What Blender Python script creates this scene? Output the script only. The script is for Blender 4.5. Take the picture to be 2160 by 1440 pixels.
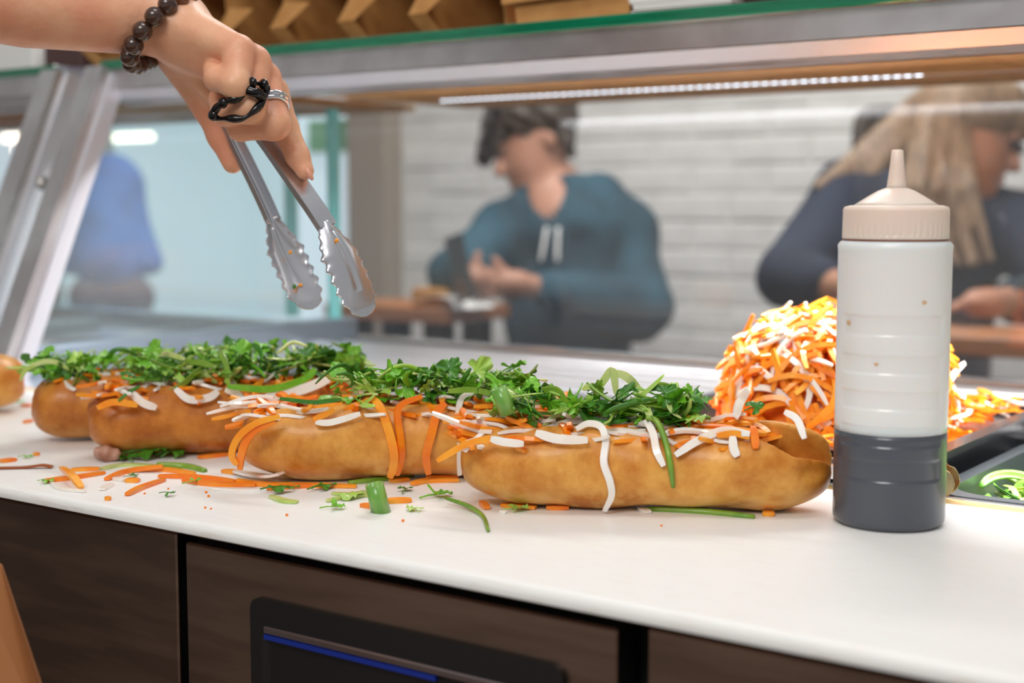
import bpy, math, random
import numpy as np
from mathutils import Vector, Matrix

for o in list(bpy.data.objects):
    bpy.data.objects.remove(o, do_unlink=True)
scene = bpy.context.scene
col = scene.collection
random.seed(7)
rng = np.random.default_rng(11)

# ------------------------------------------------------------------ camera
# z = 0 is the top of the cutting board, X runs along the counter, Y across it
FPX, CAMH, YAW = 3000.0, 0.20, math.radians(35.5)
PITCH = math.atan(290.0 / FPX)
cd = bpy.data.cameras.new('camera')
cam = bpy.data.objects.new('camera', cd)
col.objects.link(cam)
cam.location = (0, 0, CAMH)
cam.rotation_euler = (math.pi / 2 - PITCH, 0, YAW)
cd.sensor_width = 36.0
cd.lens = FPX / 2160.0 * 36.0
cd.clip_start = 0.05
cd.dof.use_dof = True
cd.dof.focus_distance = 0.97
cd.dof.aperture_fstop = 4.5
scene.camera = cam

# ------------------------------------------------------------------ world, lights, exposure
scene.view_settings.view_transform = 'Standard'
scene.view_settings.look = 'None'
scene.view_settings.exposure = 0.0
scene.view_settings.gamma = 1.0
scene.view_settings.use_curve_mapping = False
w = bpy.data.worlds.new('room_light')
scene.world = w
w.use_nodes = True
w.node_tree.nodes['Background'].inputs[0].default_value = (1.0, 0.985, 0.972, 1)
w.node_tree.nodes['Background'].inputs[1].default_value = 0.37

def area(name, loc, size, power, color, target=None, size_y=None):
    l = bpy.data.lights.new(name, 'AREA')
    l.energy = power
    l.color = color
    l.shape = 'RECTANGLE'
    l.size = size
    l.size_y = size_y or size
    o = bpy.data.objects.new(name, l)
    o.location = loc
    if target is not None:
        o.rotation_euler = (Vector(target) - Vector(loc)).to_track_quat('-Z', 'Y').to_euler()
    col.objects.link(o)
    return o

area('ceiling_light_counter', (-0.35, 0.55, 1.75), 0.7, 7.6, (1.0, 0.985, 0.965), (-0.45, 0.8, 0), 0.5)
area('staff_fill_light', (-0.1, -1.1, 1.70), 1.0, 26, (1.0, 0.98, 0.955), (-0.6, 0.8, 0.05), 0.7)  # unseen fill behind the camera, added to brighten upright faces
area('ceiling_light_seats', (-1.3, 2.2, 1.8), 1.2, 50, (1.0, 0.975, 0.955), (-1.4, 3.1, 0), 0.5)
area('led_strip_light', (-0.55, 1.2040, 0.3340), 1.5, 26, (0.95, 0.97, 1.0), (-0.55, 1.11, 0.0), 0.010)

# ------------------------------------------------------------------ helpers
FW = np.array([-math.sin(YAW) * math.cos(PITCH), math.cos(YAW) * math.cos(PITCH), -math.sin(PITCH)])
RT = np.array([math.cos(YAW), math.sin(YAW), 0.0])
UP = np.cross(RT, FW)
C0 = np.array([0, 0, CAMH])
def ray(x, y): return FW + RT * (x - 1080) / FPX + UP * (720 - y) / FPX
def at(x, y, d): return C0 + ray(x, y) * d
def onz(x, y, z=0.0):
    r = ray(x, y); return C0 + r * ((z - CAMH) / r[2])
def ony(x, y, Y):
    r = ray(x, y); return C0 + r * (Y / r[1])
def V(p): return Vector((float(p[0]), float(p[1]), float(p[2])))

PM = {}
def reg(o, M): PM[o.name] = M
def thing(name, label, cat, loc=(0, 0, 0), group=None):
    o = bpy.data.objects.new(name, None)
    o.empty_display_size = 0.02
    o.location = V(loc)
    col.objects.link(o)
    reg(o, Matrix.Translation(V(loc)))
    o['label'] = label; o['category'] = cat
    if group: o['group'] = group
    return o
def put(name, me, parent=None, M=None):
    """Link a mesh; M is its world matrix."""
    o = bpy.data.objects.new(name, me)
    col.objects.link(o)
    M = M or Matrix.Identity(4)
    if parent is not None:
        o.parent = parent
        o.matrix_parent_inverse = PM[parent.name].inverted()
    o.matrix_basis = M
    reg(o, M)
    return o
def tag(o, label, cat, group=None):
    o['label'] = label; o['category'] = cat
    if group: o['group'] = group
    return o
def structure(o, label=None):
    o['kind'] = 'structure'
    if label: o['label'] = label
    return o
def origin_to(o, p):
    """Move a mesh object's origin to p (object must be the only user, identity basis)."""
    p = V(p)
    o.data.transform(Matrix.Translation(-p))
    o.matrix_basis = Matrix.Translation(p)
    reg(o, Matrix.Translation(p))
    return o

def mesh(name, verts, faces, mat=None, smooth=False):
    me = bpy.data.meshes.new(name)
    me.from_pydata([tuple(map(float, v)) for v in verts], [], [tuple(map(int, f)) for f in faces])
    if mat: me.materials.append(mat)
    if smooth: me.polygons.foreach_set('use_smooth', [True] * len(me.polygons))
    me.update()
    return me
class MB:
    """Collects pieces of one part."""
    def __init__(s): s.v = []; s.f = []
    def add(s, v, f):
        n = len(s.v); s.v += [tuple(p) for p in v]; s.f += [tuple(i + n for i in q) for q in f]; return s
    def box(s, x0, x1, y0, y1, z0, z1, bev=0.0):
        if bev <= 0:
            v = [(x, y, z) for x in (x0, x1) for y in (y0, y1) for z in (z0, z1)]
            f = [(0, 1, 3, 2), (4, 6, 7, 5), (0, 4, 5, 1), (2, 3, 7, 6), (0, 2, 6, 4), (1, 5, 7, 3)]
            return s.add(v, f)
        b = min(bev, (x1 - x0) * .49, (y1 - y0) * .49, (z1 - z0) * .49)
        # chamfered box: three scaled boxes' face rings joined
        v = []; idx = {}
        for ax in range(3):
            for sx in (0, 1):
                for sy in (0, 1):
                    for sz in (0, 1):
                        p = [(x0 + b, x1 - b)[sx], (y0 + b, y1 - b)[sy], (z0 + b, z1 - b)[sz]]
                        p[ax] = ((x0, x1)[sx], (y0, y1)[sy], (z0, z1)[sz])[ax]
                        idx[(ax, sx, sy, sz)] = len(v); v.append(tuple(p))
        f = []
        for ax in range(3):
            for sd in (0, 1):
                q = []
                for a, c in ((0, 0), (1, 0), (1, 1), (0, 1)):
                    k = [0, 0, 0]; k[ax] = sd; k[(ax + 1) % 3] = a; k[(ax + 2) % 3] = c
                    q.append(idx[(ax, *k)])
                f.append(tuple(q) if sd else tuple(q[::-1]))
        for ax in range(3):          # edges parallel to ax
            b1, b2 = (ax + 1) % 3, (ax + 2) % 3
            for s1 in (0, 1):
                for s2 in (0, 1):
                    def K(face, e):
                        k = [0, 0, 0]; k[ax] = e; k[b1] = s1; k[b2] = s2; return idx[(face, *k)]
                    q = (K(b1, 0), K(b1, 1), K(b2, 1), K(b2, 0))
                    f.append(q if s1 == s2 else q[::-1])
        for sx in (0, 1):
            for sy in (0, 1):
                for sz in (0, 1):
                    q = [idx[(a, sx, sy, sz)] for a in range(3)]
                    f.append(tuple(q) if (sx + sy + sz) % 2 else tuple(q[::-1]))
        return s.add(v, f)
    def mesh(s, name, mat=None, smooth=False): return mesh(name, s.v, s.f, mat, smooth)
def box(name, mat, x0, x1, y0, y1, z0, z1, bev=0.0, parent=None):
    return put(name, MB().box(x0, x1, y0, y1, z0, z1, bev).mesh(name, mat), parent)

def spline(pts, n=6):
    P = [np.array(p, float) for p in pts]
    if len(P) < 3:
        return [P[0] + (P[-1] - P[0]) * t for t in np.linspace(0, 1, n + 1)]
    Q = [2 * P[0] - P[1]] + P + [2 * P[-1] - P[-2]]
    out = []
    for i in range(1, len(Q) - 2):
        for k in range(n):
            t = k / n
            a, b, c, d = Q[i - 1], Q[i], Q[i + 1], Q[i + 2]
            out.append(0.5 * ((2 * b) + (c - a) * t + (2 * a - 5 * b + 4 * c - d) * t * t + (3 * b - a - 3 * c + d) * t ** 3))
    out.append(P[-1])
    return out
def nrm(v):
    v = np.asarray(v, float); l = np.linalg.norm(v); return v / l if l > 1e-12 else v
def frames(P, up):
    T = []
    for i in range(len(P)):
        T.append(nrm(P[min(i + 1, len(P) - 1)] - P[max(i - 1, 0)]))
    N = []
    u = np.array(up, float)
    for t in T:
        n = u - t * (u @ t)
        if np.linalg.norm(n) < 1e-4: n = np.cross(t, [1, 0.3, 0.2])
        n = nrm(n); N.append(n); u = n
    return T, N
def sweep(pts, section, up=(0, 0, 1), scale=None, cap=True, closed_section=True):
    """section: list of (a,b) in (side, normal) coordinates."""
    P = [np.array(p, float) for p in pts]
    T, N = frames(P, up)
    m = len(section); v = []; f = []
    for i, p in enumerate(P):
        b = np.cross(T[i], N[i]); s = scale(i / (len(P) - 1)) if scale else 1.0
        for (a, c) in section: v.append(p + b * a * s + N[i] * c * s)
    mm = m if closed_section else m - 1
    for i in range(len(P) - 1):
        for j in range(mm):
            k = (j + 1) % m
            f.append((i * m + j, i * m + k, (i + 1) * m + k, (i + 1) * m + j))
    if cap and closed_section:
        f.append(tuple(range(m))[::-1]); f.append(tuple(range((len(P) - 1) * m, len(P) * m)))
    return v, f
def rect_sec(wd, th): return [(-wd / 2, -th / 2), (wd / 2, -th / 2), (wd / 2, th / 2), (-wd / 2, th / 2)]
def circ_sec(r, n=8): return [(r * math.cos(2 * math.pi * k / n), r * math.sin(2 * math.pi * k / n)) for k in range(n)]
def lathe(profile, n=64, rfun=None):
    """profile: list of (r,z)."""
    v = []; f = []
    for (r, z) in profile:
        for k in range(n):
            a = 2 * math.pi * k / n
            rr = r if rfun is None else rfun(r, z, a)
            v.append((rr * math.cos(a), rr * math.sin(a), z))
    for i in range(len(profile) - 1):
        for k in range(n):
            k2 = (k + 1) % n
            f.append((i * n + k, i * n + k2, (i + 1) * n + k2, (i + 1) * n + k))
    f.append(tuple(range(n))[::-1]); f.append(tuple(range((len(profile) - 1) * n, len(profile) * n)))
    return v, f
def uvsphere(c, r, n=12, m=8):
    v = [(c[0], c[1], c[2] + r)]; f = []
    for i in range(1, m):
        for k in range(n):
            t = math.pi * i / m; a = 2 * math.pi * k / n
            v.append((c[0] + r * math.sin(t) * math.cos(a), c[1] + r * math.sin(t) * math.sin(a), c[2] + r * math.cos(t)))
    v.append((c[0], c[1], c[2] - r)); e = len(v) - 1
    for k in range(n):
        f.append((0, 1 + k, 1 + (k + 1) % n)); f.append((e, 1 + (m - 2) * n + (k + 1) % n, 1 + (m - 2) * n + k))
    for i in range(m - 2):
        for k in range(n):
            a = 1 + i * n + k; b = 1 + i * n + (k + 1) % n
            f.append((a, a + n, b + n, b))
    return v, f

# signed-distance modelling -> one continuous surface
def smin(a, b, k):
    h = np.clip(0.5 + 0.5 * (b - a) / k, 0, 1)
    return b * (1 - h) + a * h - k * h * (1 - h)
def cap(P, a, b, ra, rb=None):
    rb = ra if rb is None else rb
    a = np.asarray(a, np.float32); b = np.asarray(b, np.float32); ba = b - a
    pa = P - a
    t = np.clip(pa @ ba / max(float(ba @ ba), 1e-9), 0, 1)
    return np.linalg.norm(pa - t[:, None] * ba, axis=1) - (ra + (rb - ra) * t)
def ell(P, c, R, ax=None):
    q = P - np.asarray(c, np.float32)
    if ax is not None: q = q @ np.asarray(ax, np.float32).T
    R = np.asarray(R, np.float32)
    k = np.linalg.norm(q / R, axis=1)
    return (k - 1) * float(R.min())
def surf(fn, lo, hi, h):
    lo = np.array(lo, np.float64); hi = np.array(hi, np.float64)
    n = (np.ceil((hi - lo) / h / 4).astype(int) + 1) * 4
    K = 4
    nb = n // K + 1
    gx = [lo[i] + np.arange(nb[i]) * h * K for i in range(3)]
    G = np.stack(np.meshgrid(*gx, indexing='ij'), -1).reshape(-1, 3).astype(np.float32)
    D = fn(G).reshape(nb)
    n = (nb - 1) * K + 1
    Vv = np.kron(np.where(D[:-1, :-1, :-1] < 0, -1.0, 1.0).astype(np.float32), np.ones((K, K, K), np.float32))
    full = np.ones(n, np.float32)
    full[:-1, :-1, :-1] = Vv
    near = np.abs(D) < h * K * 2.6
    act = near[:-1, :-1, :-1] | near[1:, :-1, :-1] | near[:-1, 1:, :-1] | near[:-1, :-1, 1:] | near[1:, 1:, 1:] | near[1:, 1:, :-1] | near[1:, :-1, 1:] | near[:-1, 1:, 1:]
    idx = np.argwhere(act)
    o = np.stack(np.meshgrid(*[np.arange(K)] * 3, indexing='ij'), -1).reshape(-1, 3)
    I = (idx[:, None, :] * K + o[None]).reshape(-1, 3)
    vals = np.empty(len(I), np.float32)
    for s in range(0, len(I), 400000):
        vals[s:s + 400000] = fn((lo + I[s:s + 400000] * h).astype(np.float32))
    full[I[:, 0], I[:, 1], I[:, 2]] = vals
    S = full < 0
    cnt = np.zeros(np.array(full.shape) - 1, np.int8)
    for dx in (0, 1):
        for dy in (0, 1):
            for dz in (0, 1):
                cnt += S[dx:S.shape[0] - 1 + dx, dy:S.shape[1] - 1 + dy, dz:S.shape[2] - 1 + dz]
    cells = np.argwhere((cnt > 0) & (cnt < 8))
    vid = -np.ones(cnt.shape, np.int64)
    vid[cells[:, 0], cells[:, 1], cells[:, 2]] = np.arange(len(cells))
    acc = np.zeros((len(cells), 3)); num = np.zeros(len(cells))
    cor = [(a, b, c) for a in (0, 1) for b in (0, 1) for c in (0, 1)]
    for a in cor:
        for ax in range(3):
            if a[ax] == 0:
                b = list(a); b[ax] = 1
                A = cells + a; B = cells + b
                va = full[A[:, 0], A[:, 1], A[:, 2]]; vb = full[B[:, 0], B[:, 1], B[:, 2]]
                m = (va < 0) != (vb < 0)
                t = np.clip(va / np.where(np.abs(va - vb) < 1e-9, 1, va - vb), 0, 1)
                p = np.array(a, float)[None] + np.zeros((len(cells), 3)); p[:, ax] += t
                acc[m] += p[m]; num[m] += 1
    verts = lo + (cells + acc / num[:, None]) * h
    quads = []
    for ax in range(3):
        o1, o2 = (ax + 1) % 3, (ax + 2) % 3
        sl = [slice(None)] * 3; sl2 = [slice(None)] * 3
        sl[ax] = slice(0, -1); sl2[ax] = slice(1, None)
        ch = np.argwhere(S[tuple(sl)] != S[tuple(sl2)])
        ok = (ch[:, o1] > 0) & (ch[:, o2] > 0) & (ch[:, o1] < S.shape[o1] - 1) & (ch[:, o2] < S.shape[o2] - 1)
        ch = ch[ok]
        q = []
        for d1, d2 in ((1, 1), (0, 1), (0, 0), (1, 0)):
            e = ch.copy(); e[:, o1] -= d1; e[:, o2] -= d2
            q.append(vid[e[:, 0], e[:, 1], e[:, 2]])
        q = np.stack(q, 1)
        ins = S[ch[:, 0], ch[:, 1], ch[:, 2]]
        q[ins] = q[ins][:, ::-1]
        quads.append(q[(q >= 0).all(1)])
    quads = np.concatenate(quads)
    return verts, quads[:, ::-1]
def sdf_mesh(name, fn, lo, hi, h, mat, smooth_iter=1):
    v, q = surf(fn, lo, hi, h)
    for _ in range(smooth_iter):          # one laplacian pass removes grid steps
        s = np.zeros_like(v); c = np.zeros(len(v))
        for k in range(4):
            a = q[:, k]; b = q[:, (k + 1) % 4]
            np.add.at(s, a, v[b]); np.add.at(c, a, 1); np.add.at(s, b, v[a]); np.add.at(c, b, 1)
        v = 0.5 * v + 0.5 * s / np.maximum(c, 1)[:, None]
    me = bpy.data.meshes.new(name)
    me.vertices.add(len(v)); me.vertices.foreach_set('co', v.astype(np.float32).ravel())
    me.loops.add(len(q) * 4); me.loops.foreach_set('vertex_index', q.astype(np.int32).ravel())
    me.polygons.add(len(q)); me.polygons.foreach_set('loop_start', np.arange(0, len(q) * 4, 4, dtype=np.int32))
    me.polygons.foreach_set('loop_total', np.full(len(q), 4, np.int32))
    me.update(calc_edges=True); me.validate()
    me.polygons.foreach_set('use_smooth', np.ones(len(me.polygons), bool))
    me.materials.append(mat)
    return me

# ------------------------------------------------------------------ materials
def lin(c):
    return tuple(((x / 255) / 12.92 if x / 255 <= 0.04045 else ((x / 255 + 0.055) / 1.055) ** 2.4) for x in c)
def M_(name, rgb, rough=0.5, metal=0.0, sss=0.0, coat=0.0, var=None, vscale=30.0, vdetail=3.0, bump=0.0, bscale=200.0, stretch=None, trans=0.0, spec=0.5, sssr=0.004, vlo=0.4, vhi=0.65):
    m = bpy.data.materials.new(name); m.use_nodes = True
    nt = m.node_tree; b = nt.nodes['Principled BSDF']
    c = lin(rgb)
    b.inputs['Base Color'].default_value = (*c, 1)
    b.inputs['Roughness'].default_value = rough
    b.inputs['Metallic'].default_value = metal
    b.inputs['Specular IOR Level'].default_value = spec
    if sss:
        b.inputs['Subsurface Weight'].default_value = sss
        b.inputs['Subsurface Radius'].default_value = (1, 0.5, 0.3)
        b.inputs['Subsurface Scale'].default_value = sssr
    if coat:
        b.inputs['Coat Weight'].default_value = coat; b.inputs['Coat Roughness'].default_value = 0.12
    if trans: b.inputs['Transmission Weight'].default_value = trans
    co = None
    if var is not None or bump:
        tc = nt.nodes.new('ShaderNodeTexCoord'); mp = nt.nodes.new('ShaderNodeMapping')
        nt.links.new(tc.outputs['Object'], mp.inputs[0])
        if stretch: mp.inputs['Scale'].default_value = stretch
        co = mp.outputs[0]
    if var is not None:
        n = nt.nodes.new('ShaderNodeTexNoise'); n.inputs['Scale'].default_value = vscale; n.inputs['Detail'].default_value = vdetail
        nt.links.new(co, n.inputs['Vector'])
        r = nt.nodes.new('ShaderNodeValToRGB')
        r.color_ramp.elements[0].position = vlo; r.color_ramp.elements[1].position = vhi
        r.color_ramp.elements[0].color = (*c, 1); r.color_ramp.elements[1].color = (*lin(var), 1)
        nt.links.new(n.outputs[0], r.inputs[0]); nt.links.new(r.outputs[0], b.inputs['Base Color'])
    if bump:
        n = nt.nodes.new('ShaderNodeTexNoise'); n.inputs['Scale'].default_value = bscale; n.inputs['Detail'].default_value = 4
        nt.links.new(co, n.inputs['Vector'])
        bp = nt.nodes.new('ShaderNodeBump'); bp.inputs['Strength'].default_value = bump; bp.inputs['Distance'].default_value = 0.002
        nt.links.new(n.outputs[0], bp.inputs['Height']); nt.links.new(bp.outputs[0], b.inputs['Normal'])
    return m
def glass_mat(name, tint, refl=1.0, haze=0.0):
    m = bpy.data.materials.new(name); m.use_nodes = True
    nt = m.node_tree; nt.nodes.clear()
    out = nt.nodes.new('ShaderNodeOutputMaterial'); mix = nt.nodes.new('ShaderNodeMixShader')
    tr = nt.nodes.new('ShaderNodeBsdfTransparent'); gl = nt.nodes.new('ShaderNodeBsdfGlossy'); fr = nt.nodes.new('ShaderNodeFresnel')
    tr.inputs[0].default_value = (*tint, 1); gl.inputs['Roughness'].default_value = 0.02; gl.inputs[0].default_value = (refl, refl, refl, 1)
    ge = nt.nodes.new('ShaderNodeNewGeometry'); ma = nt.nodes.new('ShaderNodeMath'); ma.operation = 'MULTIPLY_ADD'
    ma.inputs[1].default_value = 1 / 1.5 - 1.5; ma.inputs[2].default_value = 1.5
    nt.links.new(ge.outputs['Backfacing'], ma.inputs[0]); nt.links.new(ma.outputs[0], fr.inputs['IOR'])
    nt.links.new(fr.outputs[0], mix.inputs[0]); nt.links.new(tr.outputs[0], mix.inputs[1]); nt.links.new(gl.outputs[0], mix.inputs[2])
    last = mix.outputs[0]
    if haze:
        df = nt.nodes.new('ShaderNodeBsdfDiffuse'); df.inputs[0].default_value = (0.85, 0.88, 0.9, 1)
        m2 = nt.nodes.new('ShaderNodeMixShader'); m2.inputs[0].default_value = haze
        nt.links.new(last, m2.inputs[1]); nt.links.new(df.outputs[0], m2.inputs[2]); last = m2.outputs[0]
    nt.links.new(last, out.inputs[0])
    return m
def emit(name, rgb, s):
    m = bpy.data.materials.new(name); m.use_nodes = True
    b = m.node_tree.nodes['Principled BSDF']
    b.inputs['Base Color'].default_value = (*lin(rgb), 1)
    b.inputs['Emission Color'].default_value = (*lin(rgb), 1); b.inputs['Emission Strength'].default_value = s
    return m

steel = M_('brushed_steel', (190, 186, 182), 0.32, 1.0, var=(165, 160, 158), vscale=40, stretch=(1, 1, 14), bump=0.03, bscale=300)
steel_bright = M_('bright_steel', (215, 216, 220), 0.24, 1.0, bump=0.04, bscale=60)
steel_rail = M_('rail_steel', (200, 196, 197), 0.34, 1.0, var=(222, 220, 221), vscale=14, bump=0.05, bscale=90)
steel_door = M_('door_steel', (130, 108, 95), 0.40, 1.0, var=(150, 126, 110), vscale=9, bump=0.02, bscale=400, stretch=(1, 1, 8))
aluminium = M_('pale_aluminium', (214, 214, 220), 0.4, 0.85)
tong_steel = M_('tong_steel', (218, 220, 226), 0.26, 1.0, bump=0.05, bscale=80)
black_plastic = M_('black_plastic', (20, 19, 19), 0.4)
black_gap = M_('dark_cabinet', (10, 10, 11), 0.6)
black_tray = M_('black_enamel', (26, 27, 30), 0.3, coat=0.2)
glass_clear = glass_mat('clear_glass', (0.965, 0.985, 0.98), 1.0, 0.0)
glass_front = glass_mat('front_glass', (0.96, 0.975, 0.975), 1.0, 0.012)
glass_side = glass_mat('side_glass', (0.93, 0.975, 0.975), 1.0, 0.02)
glass_edge = M_('green_glass_edge', (10, 122, 84), 0.12, coat=0.5, var=(6, 88, 62), vscale=20, stretch=(1, 8, 60))
glass_edge_pale = M_('teal_glass_edge', (118, 188, 186), 0.15, coat=0.5)

# white board with faint knife marks
def board_material():
    m = M_('white_board', (240, 239, 235), 0.42, sss=0.15, sssr=0.006, spec=0.4)
    nt = m.node_tree; b = nt.nodes['Principled BSDF']
    tc = nt.nodes.new('ShaderNodeTexCoord')
    hs = []
    for ang, sc in ((25, 60), (-38, 50), (62, 70)):
        mp = nt.nodes.new('ShaderNodeMapping'); mp.inputs['Rotation'].default_value = (0, 0, math.radians(ang)); mp.inputs['Scale'].default_value = (0.5, 14, 1)
        nt.links.new(tc.outputs['Object'], mp.inputs[0])
        n = nt.nodes.new('ShaderNodeTexNoise'); n.inputs['Scale'].default_value = sc; n.inputs['Detail'].default_value = 2
        nt.links.new(mp.outputs[0], n.inputs['Vector'])
        r = nt.nodes.new('ShaderNodeValToRGB'); r.color_ramp.elements[0].position = 0.62; r.color_ramp.elements[1].position = 0.72
        nt.links.new(n.outputs[0], r.inputs[0]); hs.append(r)
    add = nt.nodes.new('ShaderNodeMix'); add.data_type = 'RGBA'; add.blend_type = 'LIGHTEN'; add.inputs[0].default_value = 1
    nt.links.new(hs[0].outputs[0], add.inputs[6]); nt.links.new(hs[1].outputs[0], add.inputs[7])
    add2 = nt.nodes.new('ShaderNodeMix'); add2.data_type = 'RGBA'; add2.blend_type = 'LIGHTEN'; add2.inputs[0].default_value = 1
    nt.links.new(add.outputs[2], add2.inputs[6]); nt.links.new(hs[2].outputs[0], add2.inputs[7])
    # big soft stains
    n = nt.nodes.new('ShaderNodeTexNoise'); n.inputs['Scale'].default_value = 7; n.inputs['Detail'].default_value = 3
    nt.links.new(tc.outputs['Object'], n.inputs['Vector'])
    r = nt.nodes.new('ShaderNodeValToRGB'); r.color_ramp.elements[0].position = 0.5; r.color_ramp.elements[1].position = 0.75
    r.color_ramp.elements[0].color = (*lin((240, 239, 236)), 1); r.color_ramp.elements[1].color = (*lin((238, 235, 230)), 1)
    nt.links.new(n.outputs[0], r.inputs[0])
    mx = nt.nodes.new('ShaderNodeMix'); mx.data_type = 'RGBA'
    ml = nt.nodes.new('ShaderNodeMath'); ml.operation = 'MULTIPLY'; ml.inputs[1].default_value = 0.25
    nt.links.new(add2.outputs[2], ml.inputs[0]); nt.links.new(ml.outputs[0], mx.inputs[0])
    nt.links.new(r.outputs[0], mx.inputs[6]); mx.inputs[7].default_value = (*lin((208, 190, 164)), 1)
    nt.links.new(mx.outputs[2], b.inputs['Base Color'])
    return m
board_mat = board_material()

def bun_material(name, c1, c2, c3):
    """crust: golden with browner patches, paler mottled underside"""
    m = M_(name, c1, 0.40, sss=0.08, sssr=0.004, coat=0.10, spec=0.35)
    nt = m.node_tree; b = nt.nodes['Principled BSDF']
    tc = nt.nodes.new('ShaderNodeTexCoord')
    n = nt.nodes.new('ShaderNodeTexNoise'); n.inputs['Scale'].default_value = 34; n.inputs['Detail'].default_value = 6; n.inputs['Roughness'].default_value = 0.62
    nt.links.new(tc.outputs['Object'], n.inputs['Vector'])
    r = nt.nodes.new('ShaderNodeValToRGB')
    r.color_ramp.elements[0].position = 0.36; r.color_ramp.elements[1].position = 0.66
    r.color_ramp.elements[0].color = (*lin(c2), 1); r.color_ramp.elements[1].color = (*lin(c1), 1)
    nt.links.new(n.outputs[0], r.inputs[0])
    # pale mottled crust low on the loaf where it sat on the tray
    sp = nt.nodes.new('ShaderNodeSeparateXYZ'); nt.links.new(tc.outputs['Object'], sp.inputs[0])
    n2 = nt.nodes.new('ShaderNodeTexNoise'); n2.inputs['Scale'].default_value = 70; n2.inputs['Detail'].default_value = 4
    nt.links.new(tc.outputs['Object'], n2.inputs['Vector'])
    mr = nt.nodes.new('ShaderNodeMapRange'); mr.inputs[1].default_value = 0.020; mr.inputs[2].default_value = 0.004
    nt.links.new(sp.outputs[2], mr.inputs[0])
    mu = nt.nodes.new('ShaderNodeMath'); mu.operation = 'MULTIPLY'
    r2 = nt.nodes.new('ShaderNodeValToRGB'); r2.color_ramp.elements[0].position = 0.40; r2.color_ramp.elements[1].position = 0.60
    nt.links.new(n2.outputs[0], r2.inputs[0]); nt.links.new(r2.outputs[0], mu.inputs[0]); nt.links.new(mr.outputs[0], mu.inputs[1])
    mx = nt.nodes.new('ShaderNodeMix'); mx.data_type = 'RGBA'
    nt.links.new(mu.outputs[0], mx.inputs[0]); nt.links.new(r.outputs[0], mx.inputs[6]); mx.inputs[7].default_value = (*lin(c3), 1)
    nt.links.new(mx.outputs[2], b.inputs['Base Color'])
    n3 = nt.nodes.new('ShaderNodeTexNoise'); n3.inputs['Scale'].default_value = 260; n3.inputs['Detail'].default_value = 5
    nt.links.new(tc.outputs['Object'], n3.inputs['Vector'])
    bp = nt.nodes.new('ShaderNodeBump'); bp.inputs['Strength'].default_value = 0.22; bp.inputs['Distance'].default_value = 0.001
    nt.links.new(n3.outputs[0], bp.inputs['Height']); nt.links.new(bp.outputs[0], b.inputs['Normal'])
    return m
bun_a = bun_material('golden_crust', (238, 176, 84), (196, 118, 36), (240, 192, 118))
bun_b = bun_material('brown_crust', (218, 142, 56), (172, 94, 30), (226, 168, 92))
crumb = M_('bread_crumb', (232, 208, 160), 0.8, bump=0.4, bscale=120)
meat = M_('cooked_meat', (206, 160, 138), 0.45, sss=0.1, var=(150, 92, 66), vscale=60, coat=0.2)
carrot = M_('carrot', (252, 146, 20), 0.33, sss=0.06, coat=0.25, var=(255, 172, 44), vscale=60)
carrot_dark = M_('carrot_deep', (248, 122, 12), 0.33, sss=0.06, coat=0.25, var=(252, 146, 26), vscale=60)
daikon = M_('daikon', (255, 247, 240), 0.28, sss=0.35, coat=0.35, var=(250, 236, 224), vscale=50)
leaf_dark = M_('herb_dark', (54, 118, 28), 0.35, coat=0.2, var=(76, 138, 34), vscale=120, bump=0.3, bscale=300)
leaf_mid = M_('herb_mid', (106, 180, 36), 0.36, sss=0.1, coat=0.2, var=(128, 192, 48), vscale=120, bump=0.3, bscale=300)
leaf_light = M_('herb_light', (168, 210, 78), 0.36, sss=0.15, coat=0.2, var=(172, 206, 110), vscale=90)
stem_pale = M_('stem_pale', (206, 218, 142), 0.32, sss=0.2, coat=0.3, var=(176, 204, 96), vscale=60)
stem_green = M_('stem_green', (130, 168, 52), 0.32, sss=0.15, coat=0.3, var=(98, 146, 40), vscale=60)
skin = M_('skin', (228, 174, 138), 0.44, sss=0.15, sssr=0.005, var=(218, 150, 118), vscale=22, bump=0.30, bscale=150)
skin_far = M_('skin_of_seated_people', (178, 126, 102), 0.5, sss=0.1, sssr=0.01)
kraft = M_('kraft_board', (190, 138, 78), 0.75, var=(178, 124, 66), vscale=40, bump=0.05, bscale=200)
wood = M_('table_wood', (176, 112, 58), 0.4, var=(150, 88, 42), vscale=10, stretch=(1, 8, 8))
plank_m = M_('pale_plank', (196, 148, 92), 0.6, var=(178, 128, 74), vscale=12, stretch=(1, 6, 6))
tan_strip = M_('beige_strip', (226, 190, 128), 0.4)
white_paint = M_('white_brick_paint', (213, 210, 207), 0.7, var=(199, 196, 193), vscale=9, bump=0.25, bscale=25)
mortar = M_('painted_mortar', (203, 200, 197), 0.8)
paper = M_('white_paper', (240, 238, 234), 0.7)

# ------------------------------------------------------------------ the setting
fl = structure(box('floor', M_('brown_tile_floor', (128, 96, 72), 0.4, var=(106, 80, 60), vscale=3), -7, 3, -2, 4.2, -0.95, -0.90))
wb = structure(put('wall_back', MB().box(-2.86, 3, 3.42, 3.55, -0.90, 2.0).mesh('wall_back', mortar)))
bm_ = MB().box(-0.1075, 0.1075, -0.003, 0.012, -0.0325, 0.0325, 0.003).mesh('brick', white_paint)
z = -0.26; row = 0
while z < 0.74:
    x = -2.74 + (0.1125 if row % 2 else 0)
    while x < -0.62:
        put('brick', bm_, wb, Matrix.Translation((x, 3.42 + random.uniform(-0.0025, 0.0015), z)) @ Matrix.Rotation(random.uniform(-.006, .006), 4, 'X'))
        x += 0.225
    z += 0.075; row += 1
structure(box('trim_1', M_('grey_pillar', (150, 138, 126), 0.6), -3.02, -2.86, 3.34, 3.55, -0.90, 2.0, 0.004))
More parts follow.
